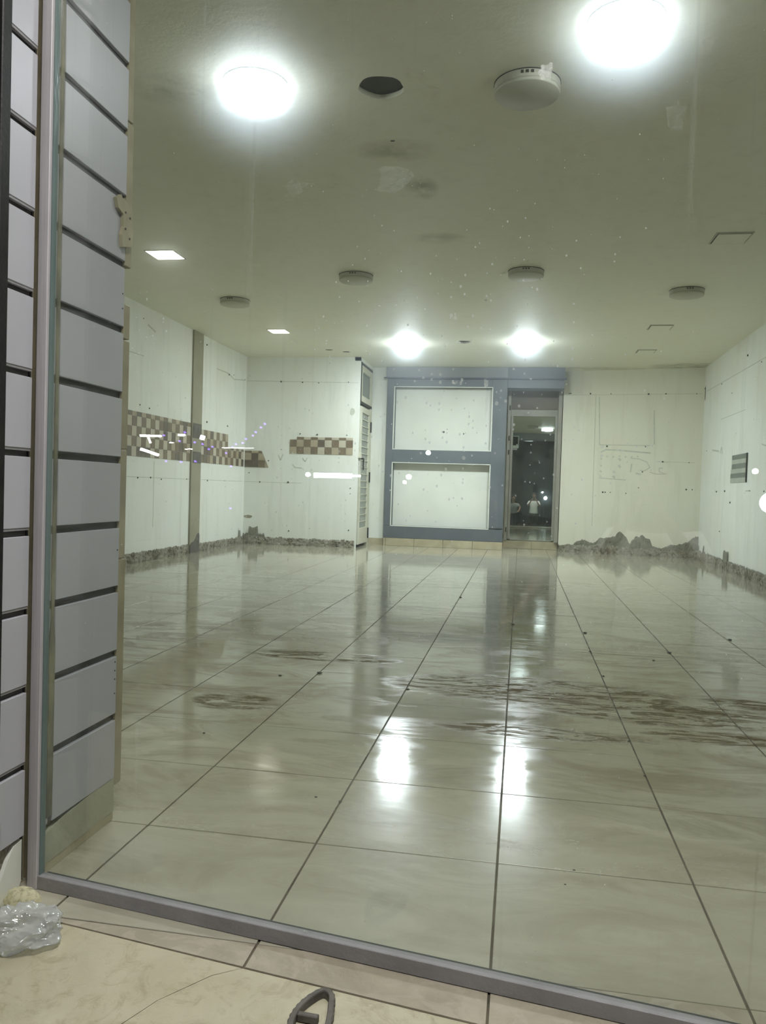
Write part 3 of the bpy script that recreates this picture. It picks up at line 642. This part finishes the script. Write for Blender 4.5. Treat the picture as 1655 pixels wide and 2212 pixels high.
# strip of old glue running up beside the glass
bm = bmesh.new(); n = 60; L_, R_ = [], []
for k in range(n+1):
    z = .17+(CZ-.2)*k/n; y = 2.166+.002*noise.noise((z*3, 1, 1)); wd = .0085*(1+.25*noise.noise((z*7, 3, 0)))+(.006 if z < .75 else 0)
    L_.append(bm.verts.new((-1.3665, y-wd, z))); R_.append(bm.verts.new((-1.3665, y+wd, z)))
for k in range(n): bm.faces.new((L_[k], R_[k], R_[k+1], L_[k+1]))
rr_ = bmesh.ops.extrude_face_region(bm, geom=bm.faces[:]); bmesh.ops.translate(bm, verts=[v for v in rr_['geom'] if isinstance(v, bmesh.types.BMVert)], vec=(-.012, 0, 0)); bmesh.ops.recalc_face_normals(bm, faces=bm.faces[:])
local(link('glue_strip', fin(bm, 'glue_strip'), GLUE), pier)
for a, b, d in ((.12, .915, .005), (.92, 1.295, 0), (1.30, 1.675, .002), (1.682, 1.80, 0), (1.93, 2.42, .0), (2.425, CZ-.002, -.005)):
    local(box('edge_trim', (-1.40, -1.369, 2.561, 2.602+d, a, b), BEIGE, bev=.002), pier)
# broken bracket left on the pier edge
bm = bmesh.new(); mt = frame_mat((-1.367, 2.47), (-1.367, 2.6))
prism(bm, [(0, .13), (.03, .15), (.045, .135), (.05, .145), (.085, .13), (.11, .12), (.105, .07), (.118, .05), (.11, .0), (.08, -.01), (.045, -.02), (.04, .02), (.05, .05), (.045, .09), (.012, .1)], 0, .012)
me = fin(bm, 'broken_bracket'); me.transform(Matrix.Translation((0, 0, 2.0)) @ mt); br = link('broken_bracket', me, BEIGE, label='broken beige bracket left at the inner edge of the grooved pier', category='bracket')
for u, v in ((.06, .1), (.06, .045), (.09, .02), (.09, .09)):
    bm = bmesh.new(); cyl(bm, (0, 0, 0), .004, .004, .006, 8); me = fin(bm, 'screw_hole'); me.transform(Matrix.Translation((0, 0, 2.0)) @ mt @ Matrix.Translation((u, v, .008))); link('screw_hole', me, MARKD, br)
for z in (.36, .45, .50, .53, .56, .95, 1.78, 1.83):
    bm = bmesh.new(); cyl(bm, (-1.369, 2.545, z), .0025, .0025, .003, 8, (1, 0, 0)); local(link('nail', fin(bm, 'nail'), MARKD), pier)

# outer pier (street side)
op = empty('outer_pier', (-1.37, 1.98, 0), label='pink-white grooved panels on the street side of the glass, far left', category='pier')
local(box('core', (-1.85, -1.405, 1.885, 2.10, 0, 3.74), BEIGE), op)
for k in range(len(zg)):
    a, b = zg[k]+.024, zg[k]+.2237
    if k == 0: a = .165
    if a > 3.5: break
    local(box('slat_panel', (-1.388, -1.369, 1.926, 2.046, a, b), SLAT, bev=.0012), op)
    local(box('groove_insert', (-1.392, -1.382, 1.926, 2.047, b, b+.017), GROOVE), op)
    local(box('groove_lip', (-1.392, -1.371, 1.926, 2.046, b+.017, b+.024), ALUD), op)
local(box('gap_strip', (-1.395, -1.380, 2.0475, 2.056, .03, 3.74), BLACK), op)
local(box('base_tile', (-1.395, -1.385, 1.90, 2.05, 0.001, .165), RUB), op)
bm = bmesh.new(); mt = frame_mat((-1.385, 1.93), (-1.385, 2.05))
prism(bm, [(.0, .0), (.01, .06), (.05, .12), (.075, .148), (.112, .155), (.112, .035), (.09, .0)], 0, .012); me = fin(bm, 'tile_shard'); me.transform(mt); local(link('tile_shard', me, BOARD), op)
local(box('shutter_rail', (-1.40, -1.362, 1.885, 1.924, 0.001, 3.74), BLACK, bev=.003, label='black vertical shutter rail'), op)

# ------------------------------------------------------------------ shop window
win = empty('window_1', (FX, FY, 0), **ST)
def wp(name, u0, u1, d0, d1, z0, z1, m, bev=0, **kw):
    bm = bmesh.new(); prism(bm, [fp(u0, d0), fp(u1, d0), fp(u1, d1), fp(u0, d1)], z0, z1)
    if bev: bmesh.ops.bevel(bm, geom=bm.edges[:], offset=bev, segments=1, affect='EDGES')
    return local(link(name, fin(bm, name), m, **kw), win)
wp('bottom_rail', .0, 4.75, 0, .028, .001, .040, ALUD, .0015)
wp('glazing_bead', .026, 4.75, .0285, .040, .001, .036, GASK)
wp('side_post', -.012, .022, -.004, .024, .001, 3.5, ALU, .0015)
wp('side_gasket', .0225, .0255, .006, .026, .041, 3.5, GEDGE)
wp('top_rail', .0, 4.75, 0, .04, 3.46, 3.5, ALUD)
pane = wp('glass_pane', .0295, 4.74, .0135, .0225, .020, 3.47, [GLASS, DGLASS])
for p in pane.data.polygons:
    if p.normal.y < -.5: p.material_index = 1
mtp = frame_mat(fp(0, .0132), fp(4.7, .0132))    # u along the front, v up, w toward the street
def psplash(px, py, ru, rv, m, seed, name='dried_splash'):
    # where the sight line to that smear crosses the pane
    v = (rx*(px-W_/2)-up*(py-H_/2)-bk*F_); P0 = Vector((*fp(0, .0135), 0)); nn = Vector((nx, ny, 0)); o_ = Vector((0, 0, CAMZ))
    q = o_+v*((P0-o_).dot(nn)/v.dot(nn)); u = (q-P0).dot(Vector((tx, ty, 0)))
    b_ = blotch(name, mtp, u, q.z, ru, rv, m, None, th=.0004, seed=seed, n=22, wob=.8); local(b_, win)
psplash(1180, 157, .016, .019, SPLASH, 1)
psplash(640, 405, .026, .017, SMEAR, 2); psplash(1460, 248, .020, .026, SMEAR, 3); psplash(1530, 92, .014, .014, SMEAR, 4); psplash(850, 390, .05, .03, SMEAR, 5)
psplash(996, 827, .0035, .0035, SPLASH, 6); psplash(983, 826, .006, .004, SPLASH, 7); psplash(1052, 850, .004, .045, SMEAR, 8); psplash(1050, 828, .006, .008, SPLASH, 8); psplash(660, 2013, .006, .004, SPLASH, 9)
for k in range(8): psplash(830+55*k+random.uniform(-20, 20), 790+random.uniform(-30, 60), random.uniform(.0012, .003), random.uniform(.0012, .003), SPLASH, 20+k)

# ------------------------------------------------------------------ landing outside
land = box('landing', (-2.6, 3.6, .72, 2.06, -.36, -.04), GROUT, **ST)
def half(poly, P, Q, keep):   # keep the side of line P->Q on which point keep lies
    a, b = Q[1]-P[1], -(Q[0]-P[0]); c_ = a*P[0]+b*P[1]
    if a*keep[0]+b*keep[1] > c_: a, b, c_ = -a, -b, -c_
    return clip(poly, a, b, c_)
base = clip([(-2.6, .72), (3.6, .72), (3.6, 2.2), (-2.6, 2.2)], BORD[0], BORD[1], BORD[2]-.002)
base = half(base, (-1.4, 1.90), (-1.4, 0), (0, 1)) if False else base
ck = [(-.636, 1.87), (-.70, 1.80), (-.785, 1.683), (-1.15, .9), (-1.25, .6)]
leftp = [(-2.6, .72)]+[(-1.2055, .72), (-.7825, 1.683), (-.6978, 1.7978), (-.6365, 1.8415), (-1.13, 1.915), (-1.36, 1.947), (-2.6, 2.13)]
rightp = [(-1.204, .72), (.52, .72), (.52, 1.67), (-.634, 1.841), (-.696, 1.797), (-.781, 1.683)]
farp = [(.526, .72), (3.6, .72), (3.6, 1.214), (.526, 1.669)]
for pp in (leftp, rightp, farp):
    bm = bmesh.new(); prism(bm, pp, -.04, -.0005); bmesh.ops.bevel(bm, geom=[e for e in bm.edges if all(v.co.z > -.01 for v in e.verts)], offset=.0015, segments=1, affect='EDGES')
    link('stone_slab', fin(bm, 'stone_slab'), STONE, land)
box('street_ground', (-14, 14, -14, .9, -.60, -.345), ASPH, **ST)

# the outer tiles under the rail keep the threshold look
for o in floor.children:
    if o.name.startswith('floor_tile') and o.location.y < 1.99 and o.data is not full:
        o.data.materials[0] = STRIP

# ------------------------------------------------------------------ litter by the door
def crumple(name, c, r, m, seed, amp=.35, sub=5, **props):
    bm = bmesh.new(); bmesh.ops.create_icosphere(bm, subdivisions=sub, radius=1)
    for v in bm.verts:
        p = v.co.copy(); d = 1-amp*abs(noise.noise(p*1.3+Vector((seed, 0, 0))))*1.7-amp*.42*abs(noise.noise(p*2.8+Vector((0, seed, 0))))-amp*.10*abs(noise.noise(p*6+Vector((0, 0, seed))))
        v.co = Vector((p.x*r[0]*d, p.y*r[1]*d, p.z*r[2]*d))
    zmin = min(v.co.z for v in bm.verts)
    for v in bm.verts:
        v.co.z = max(v.co.z, zmin*.55)
    zmin = min(v.co.z for v in bm.verts)
    for v in bm.verts: v.co.z -= zmin
    me = fin(bm, name)
    for p in me.polygons: p.use_smooth = True
    o = link(name, me, m, **props); o.location = c; return o
crumple('plastic_bag', (-1.225, 1.835, .0005), (.118, .10, .054), BAG, 3.3, .42, 6, label='crumpled clear plastic bag lying on the stone landing at lower left', category='bag')
crumple('plastic_wrapper', (-1.315, 1.965, .0005), (.055, .036, .040), film_mat('yellowed_film', (.85, .82, .60, 1), 1.6, .5), 8.1, .12, 5, label='yellowish crumpled wrapper between the plastic bag and the grooved panels', category='wrapper')

# triangular ribbed loop handle
def ribbed():
    pts = [(-.418, 1.772), (-.402, 1.774), (-.389, 1.757), (-.383, 1.725), (-.377, 1.690), (-.375, 1.650), (-.385, 1.62), (-.42, 1.612), (-.448, 1.63), (-.455, 1.665), (-.452, 1.700), (-.441, 1.735)]
    n = len(pts); ring = []; N = 96
    def cr(p0, p1, p2, p3, t): return .5*((2*p1)+(-p0+p2)*t+(2*p0-5*p1+4*p2-p3)*t*t+(-p0+3*p1-3*p2+p3)*t**3)
    P = []
    for i in range(N):
        f = i/N*n; k = int(f); t = f-k; q = [pts[(k+j-1) % n] for j in range(4)]
        P.append(Vector((cr(*[a[0] for a in q], t), cr(*[a[1] for a in q], t), 0)))
    bm = bmesh.new()
    for i in range(N):
        T = (P[(i+1) % N]-P[i-1]).normalized(); nrm = Vector((-T.y, T.x, 0)); rib = .0016 if (i//2) % 2 else 0
        sec = [(-.0062, .001), (-.0062, .0165), (-.0045, .019), (.0055, .019), (.0078+rib, .0165), (.0078+rib, .001)]
        ring.append([bm.verts.new((P[i]+nrm*(a)+Vector((0, 0, b)))) for a, b in sec])
    for i in range(N):
        a, b = ring[i], ring[(i+1) % N]
        for k in range(6): bm.faces.new((a[k], a[(k+1) % 6], b[(k+1) % 6], b[k]))
    bmesh.ops.recalc_face_normals(bm, faces=bm.faces[:]); return fin(bm, 'loop')
RUBR = grain('dusty_grey_rubber', lin(104, 100, 92), lin(84, 80, 74), 30, .6)
hd = empty('loop_handle', (-.415, 1.69, 0), label='dusty grey triangular loop handle with ribbed rim on the stone landing', category='handle')
local(link('loop', ribbed(), RUBR), hd)
bm = bmesh.new(); mt = Matrix.Translation((-.424, 1.684, .009)) @ Matrix.Rotation(-.05, 4, 'Z'); abox(bm, -.024, .024, -.008, .006, -.008, .010, bev=.002); me = fin(bm, 'crossbar'); me.transform(mt); local(link('crossbar', me, RUBR), hd)

# crumbs of dirt on the tiles
CR = [(605, 1460, .02), (735, 1732, .012), (441, 1584, .012), (1264, 1368, .03), (1275, 1408, .02), (1412, 1427, .018), (1359, 1602, .014), (1393, 1677, .012), (881, 1490, .02), (690, 1455, .03), (995, 1291, .03), (1221, 1911, .006), (1446, 1411, .03), (1577, 1383, .03), (1303, 1461, .018), (1108, 1350, .03), (683, 1722, .010), (1240, 1880, .008)]
FL = []
for px, py, r in CR:
    v = (rx*(px-W_/2)-up*(py-H_/2)-bk*F_); q = Vector((0, 0, CAMZ))+v*(-CAMZ/v.z); FL.append((round(q.x, 3), round(q.y, 3), r*.55))
LB_ = ['largest dark crumb, on the floor left of the middle, before the barred gate', 'dark crumb on the tile joint at lower left centre, above the threshold', 'small dark crumb on the floor at far left, near the grooved pier',
       'dark crumb on the joint right of the mirror door, upper one of a pair', 'dark crumb on the joint right of the mirror door, lower one of a pair', 'lone dark crumb on a tile at right, below the striped fragment',
       'dark crumb on the right-hand joint below the brown dirt streak, upper one', 'dark crumb on the right-hand joint below the brown dirt streak, lower one', 'dark crumb on the joint just left of centre, beside the dirt streak',
       'dark crumb on a joint crossing at left, right of the largest crumb', 'dark crumb on the joint in front of the display cabinet', 'tiny dark crumb in the nearest row of tiles, below the joint',
       'dark crumb on the second joint right of the mirror door', 'dark crumb on the outermost joint near the right wall', 'dark crumb at the right end of the brown dirt streak', 'dark crumb on the joint running straight to the mirror door',
       'small dark crumb on the tile beside the lower left joint crumb', 'tiny dark crumb sitting on the nearest cross joint']
for (x, y, r), lab in zip(FL, LB_):
    bm = bmesh.new(); bmesh.ops.create_icosphere(bm, subdivisions=2, radius=1)
    for v in bm.verts: v.co = Vector((v.co.x*r*(1+.5*noise.noise(v.co*1.5+Vector((x, y, 0)))), v.co.y*r*.8, (v.co.z*.35+.34)*r))
    o = link('dirt_crumb', fin(bm, 'dirt_crumb'), MARKD, label=lab, category='crumb', group='dark crumbs on the tiled floor'); o.location = (x, y, 0)

# ------------------------------------------------------------------ the street behind the camera
def tube(name, a, b, r, m, **props):
    bm = bmesh.new(); a, b = Vector(a), Vector(b); cyl(bm, a, r, r, (b-a).length, 12, b-a); return link(name, fin(bm, name), m, **props)
WH = emit('cold_white_lamp', (.85, .93, 1, 1), 130); VIO = emit('violet_bulb', (.24, .12, 1, 1), 26); WH2 = emit('white_lamp', (.95, .97, 1, 1), 60)
tl_ = empty('tube_light', (-3.5, -3.2, -.345), label='long white tube light across the street, mirrored in the window left of the gate', category='lamp')
local(tube('tube', (-3.656, -3.12, 1.305), (-3.33, -3.31, 1.310), .024, WH), tl_); local(tube('tube_end', (-3.33, -3.31, 1.310), (-3.25, -3.355, 1.312), .010, WH2), tl_)
local(tube('pole', (-3.52, -3.25, -.345), (-3.52, -3.25, 1.27), .02, BLACK), tl_)
def globe(x, y, z, r, m, label, post=True):
    o = empty('street_lamp', (x, y, -.345), label=label, category='lamp'); o['group'] = 'lamps in the street'
    bm = bmesh.new(); bmesh.ops.create_uvsphere(bm, u_segments=16, v_segments=10, radius=r, matrix=Matrix.Translation((x, y, z))); local(link('bulb', fin(bm, 'bulb'), m), o)
    if post: local(tube('post', (x, y, -.345), (x, y, z-r*.9), .012, BLACK), o)
globe(-3.707, -3.088, 1.309, .022, WH, 'small round lamp at the left end of the tube light')
globe(-2.643, -3.641, 1.565, .024, WH, 'round lamp mirrored on the cabinet middle rail')
globe(-2.817, -3.571, 1.318, .026, WH, 'round lamp mirrored on the lower cabinet panel, upper of two')
globe(-2.828, -3.50, 1.262, .018, WH2, 'round lamp mirrored on the lower cabinet panel, lower of two')
globe(.32, -4.306, 1.454, .026, WH, 'round lamp mirrored right of the striped tile fragment')
globe(.48, -2.31, 1.175, .07, emit('sign_globe', (.8, .9, 1, 1), 40), 'big white globe lamp right of the photographer in the mirror')
globe(.93, -3.0, 1.87, .05, emit('far_globe_b', (.8, .9, 1, 1), 8), 'round lamp at the right edge of the mirror', False)
for m_ in (VIO, WH2): m_.cycles.emission_sampling = 'NONE'
VB = [(-4.24, -2.711, 1.6), (-4.29, -2.675, 1.584), (-4.213, -2.728, 1.64), (-4.159, -2.765, 1.676), (-4.135, -2.78, 1.711), (-4.093, -2.807, 1.759), (-4.061, -2.826, 1.796), (-4.318, -2.655, 1.552), (-4.368, -2.619, 1.493)]
VC = [(-4.82, -2.23, 1.641), (-4.671, -2.359, 1.679), (-4.71, -2.332, 1.592), (-4.603, -2.424, 1.586), (-4.545, -2.473, 1.572), (-4.471, -2.535, 1.549), (-4.498, -2.514, 1.526), (-4.806, -2.256, 1.393), (-4.702, -2.349, 1.391), (-4.598, -2.437, 1.401), (-4.331, -2.653, 1.365), (-4.322, -2.649, .95)]
stall = empty('stall_lights', (-4.9, -2.2, -.345), label='violet bulb strings and white lit bars of a stall, mirrored over the mosaic band', category='lights')
def chain(pts):
    e = stall
    bm = bmesh.new()
    for a, b in zip(pts, pts[1:]): cyl(bm, a, .0015, .0015, (Vector(b)-Vector(a)).length, 5, Vector(b)-Vector(a))
    p = pts[0]; cyl(bm, (p[0], p[1], -.345), .004, .004, p[2]+.345, 6); local(link('wire', fin(bm, 'wire'), BLACK), e)
    me = None
    for p in pts:
        if me is None:
            bm = bmesh.new(); bmesh.ops.create_icosphere(bm, subdivisions=1, radius=.0105); me = fin(bm, 'bulb'); me.materials.append(VIO)
        o = link('bulb', me, None); o.location = p; local(o, e)
chain(sorted(VB, key=lambda p: p[0])); chain(sorted(VC, key=lambda p: p[0]))
sg = stall
for a, b, r in (((-4.98, -2.09, 1.50), (-4.86, -2.206, 1.448), .012), ((-4.985, -2.085, 1.628), (-4.84, -2.215, 1.632), .010), ((-4.93, -2.13, 1.625), (-4.91, -2.15, 1.56), .006), ((-4.72, -2.32, 1.65), (-4.67, -2.36, 1.652), .010), ((-4.78, -2.27, 1.572), (-4.755, -2.29, 1.575), .005), ((-4.67, -2.37, 1.517), (-4.62, -2.413, 1.52), .004), ((-4.56, -2.46, 1.64), (-4.53, -2.48, 1.63), .022), ((-4.40, -2.6, 1.545), (-4.15, -2.77, 1.552), .003)):
    local(tube('lit_bar', a, b, r, WH2), sg)
local(tube('stand', (-4.9, -2.2, -.345), (-4.9, -2.2, 1.46), .012, BLACK), sg)

# ------------------------------------------------------------------ people outside, seen in the mirror door
def skin(name, pts, edges, m, parent=None, root=0, sub=2, **props):
    me = bpy.data.meshes.new(name); me.from_pydata([p[0] for p in pts], edges, []); o = link(name, me, None, parent, **props)
    md = o.modifiers.new('s', 'SKIN'); md.use_smooth_shade = True
    for i, p in enumerate(pts):
        sv = me.skin_vertices[0].data[i]; r = p[1]; sv.radius = r if isinstance(r, tuple) else (r, r); sv.use_root = (i == root)
    if sub: sd = o.modifiers.new('u', 'SUBSURF'); sd.levels = sub; sd.render_levels = sub
    d = bpy.context.evaluated_depsgraph_get(); n_ = bpy.data.meshes.new_from_object(o.evaluated_get(d)); o.modifiers.clear(); o.data = n_
    n_.materials.clear(); n_.materials.append(m)
    for p in n_.polygons: p.use_smooth = True
    return o
SKIN = grain('skin', lin(150, 112, 90), lin(138, 102, 82), 8, .5); SHIRT = grain('white_shirt', lin(240, 240, 238), lin(228, 228, 224), 6, .8)
TROU = grain('dark_trousers', lin(46, 46, 54), lin(34, 34, 42), 6, .8); HAIR = grain('black_hair', lin(30, 27, 25), lin(22, 20, 19), 40, .5)
SHOE = grain('black_shoe', lin(30, 28, 28), lin(22, 20, 20), 20, .4); SHIRT2 = grain('grey_shirt', lin(150, 154, 158), lin(134, 138, 142), 6, .8)
def figure(ox, oy, gz, label, shirtm, arms, headc, hemz, lean=0.0):
    o = empty('person', (ox, oy, gz), label=label, category='person')
    hx_, hy_, hz_ = headc; shz = hz_-.27; px_ = ox; py_ = oy
    sy = hy_-.02 if lean == 0 else hy_-.10
    pts = [((px_, py_, gz+.86), (.13, .09)), ((px_, (py_+sy)/2, (gz+.86+shz)/2), (.135, .095)), ((hx_, sy, shz-.05), (.16, .10)), ((hx_, sy+.01, shz+.06), .055), ((hx_, hy_, hz_-.06), .065), ((hx_, hy_, hz_+.02), (.078, .095)), ((hx_, hy_-.005, hz_+.085), .05)]
    ed = [(0, 1), (1, 2), (2, 3), (3, 4), (4, 5), (5, 6)]
    def add(p, r, k): pts.append((p, r)); ed.append((k, len(pts)-1)); return len(pts)-1
    for sgn, (el, wr, palm) in zip((-1, 1), arms):
        k = add((hx_+sgn*.18, sy, shz), .058, 2); k = add(el, .042, k); k = add(wr, .028, k); k = add(palm, (.036, .018), k)
        pv = Vector(palm); fw = (pv-Vector(wr)).normalized(); side = Vector((0, 0, 1)).cross(fw); side = side.normalized() if side.length > .1 else Vector((1, 0, 0))
        for f_ in range(4):
            b0 = pv+side*(.012*(f_-1.5))+fw*.03; q = add(tuple(b0), .009, k); ln = (.028, .034, .031, .024)[f_]
            q = add(tuple(b0+fw*ln+Vector((-sgn*.006, 0, 0))), .008, q); add(tuple(b0+fw*ln*1.5+Vector((-sgn*.022, 0, 0))), .007, q)
        q = add(tuple(pv-Vector((sgn*.028, 0, 0))+fw*.008), .010, k); add(tuple(pv-Vector((sgn*.045, 0, 0))+fw*.030), .008, q)
    for sgn in (-1, 1):
        k = add((px_+sgn*.095, py_, gz+.80), .09, 0); k = add((px_+sgn*.10, py_+.03, gz+.46), .058, k); k = add((px_+sgn*.11, py_, gz+.09), .042, k); k = add((px_+sgn*.115, py_+.02, gz+.035), .035, k)
    body = local(skin('body', pts, ed, SKIN), o)
    # features
    def ball(name, c_, r, m, sc=(1, 1, 1), sub=2):
        bm = bmesh.new(); bmesh.ops.create_icosphere(bm, subdivisions=sub, radius=r, matrix=Matrix.Translation(c_) @ Matrix.Diagonal((*sc, 1)))
        me = fin(bm, name)
        for p in me.polygons: p.use_smooth = True
        return local(link(name, me, m), o)
    for sgn in (-1, 1):
        ball('eye', (hx_+sgn*.030, hy_+.086, hz_+.012), .011, HAIR); ball('ear', (hx_+sgn*.078, hy_, hz_), .026, SKIN, (.4, .7, 1.2))
    ball('nose', (hx_, hy_+.098, hz_-.02), .016, SKIN, (.8, 1, 1.5)); ball('mouth', (hx_, hy_+.083, hz_-.056), .018, grain('lips', lin(130, 80, 72), lin(120, 72, 66), 9, .5), (1.3, .5, .35))
    bm = bmesh.new(); bmesh.ops.create_uvsphere(bm, u_segments=20, v_segments=14, radius=1)
    bmesh.ops.delete(bm, geom=[v for v in bm.verts if v.co.z < .05+.55*max(0, v.co.y) and not (v.co.y < -.1 and v.co.z > -.45)], context='VERTS')
    for v in bm.verts: v.co = Vector((hx_+v.co.x*.089, hy_-.006+v.co.y*.104, hz_+.035+v.co.z*.105))
    me = fin(bm, 'hair'); local(link('hair', me, HAIR), o)
    # shirt: torso and short sleeves as one skin, a little larger than the body
    sp = [((px_, py_, hemz-.04), (.22, .17)), ((px_, py_, hemz+.03), (.20, .15)), ((px_, (py_+sy)/2, (hemz+shz)/2), (.175, .125)), ((hx_, sy, shz-.06), (.185, .12)), ((hx_, sy+.005, shz+.025), (.09, .075))]; se = [(0, 1), (1, 2), (2, 3), (3, 4)]
    for sgn, (el, wr, palm) in zip((-1, 1), arms):
        sp.append(((hx_+sgn*.185, sy, shz-.005), .078)); se.append((3, len(sp)-1)); e_ = Vector(el); s0 = Vector((hx_+sgn*.185, sy, shz)); m_ = s0+(e_-s0)*.85
        sp.append((tuple(m_), .068)); se.append((len(sp)-2, len(sp)-1))
    local(skin('shirt', sp, se, shirtm), o)
    bm = bmesh.new()
    tp = [((px_, py_, gz+.92), (.175, .13))]; te = []
    for sgn in (-1, 1):
        tp += [((px_+sgn*.095, py_, gz+.78), .108), ((px_+sgn*.10, py_+.03, gz+.46), .08), ((px_+sgn*.11, py_, gz+.08), .066)]; k = len(tp)-3; te += [(0, k), (k, k+1), (k+1, k+2)]
    bm.free(); local(skin('trousers', tp, te, TROU), o)
    for sgn in (-1, 1):
        bm = bmesh.new(); bmesh.ops.create_uvsphere(bm, u_segments=16, v_segments=10, radius=1)
        for v in bm.verts: v.co = Vector((px_+sgn*.115+v.co.x*.048, py_+.06+v.co.y*.135, gz+max(.002, .045+v.co.z*.05)))
        me = fin(bm, 'shoe')
        for p in me.polygons: p.use_smooth = True
        local(link('shoe', me, SHOE), o)
    return o
GZ = -.345
figure(0.0, -.36, GZ, 'person in a white shirt photographing with a raised phone, seen in the mirror door', SHIRT,
       [((-.26, -.22, .80), (-.085, -.06, 1.09), (-.052, -.035, 1.13)), ((.26, -.22, .80), (.085, -.06, 1.09), (.052, -.035, 1.13))], (0.0, -.30, 1.25), .50)
figure(-.86, -.55, GZ, 'person in a grey shirt stooping beside the photographer, at the left edge of the mirror', SHIRT2,
       [((-1.10, -.40, .72), (-1.02, -.20, .60), (-1.0, -.15, .57)), ((-.58, -.42, .74), (-.62, -.22, .60), (-.64, -.17, .57))], (-.88, -.32, 1.12), .50, lean=1)
ph = empty('phone', (0, -.024, 1.13), label='dark phone held upright by the person in the white shirt', category='phone')
local(box('phone_body', (-.037, .037, -.030, -.022, 1.05, 1.21), BLACK, bev=.002), ph)
bm = bmesh.new(); cyl(bm, (.0, -.022, 1.19), .008, .008, .0015, 16, (0, 1, 0)); local(link('lens', fin(bm, 'lens'), FROSTD), ph)
# electric box by the front lintel
eb = empty('wall_box', (-1.0, 2.25, 3.1), label='grey box with a dark front high on the shop front, seen in the mirror door', category='box')
ebm = frame_mat(fp(.35, .13), fp(.75, .13), flip=True)
for nm, b, m in (('casing', (.0, .34, 3.14, 3.62, 0, .12), BOARD), ('grille', (.03, .31, 3.24, 3.59, .12, .13), DARKG), ('bracket', (.05, .29, 3.06, 3.14, 0, .1), ALU)):
    bm = bmesh.new(); abox(bm, *b); me = fin(bm, nm); me.transform(ebm); local(link(nm, me, m), eb)
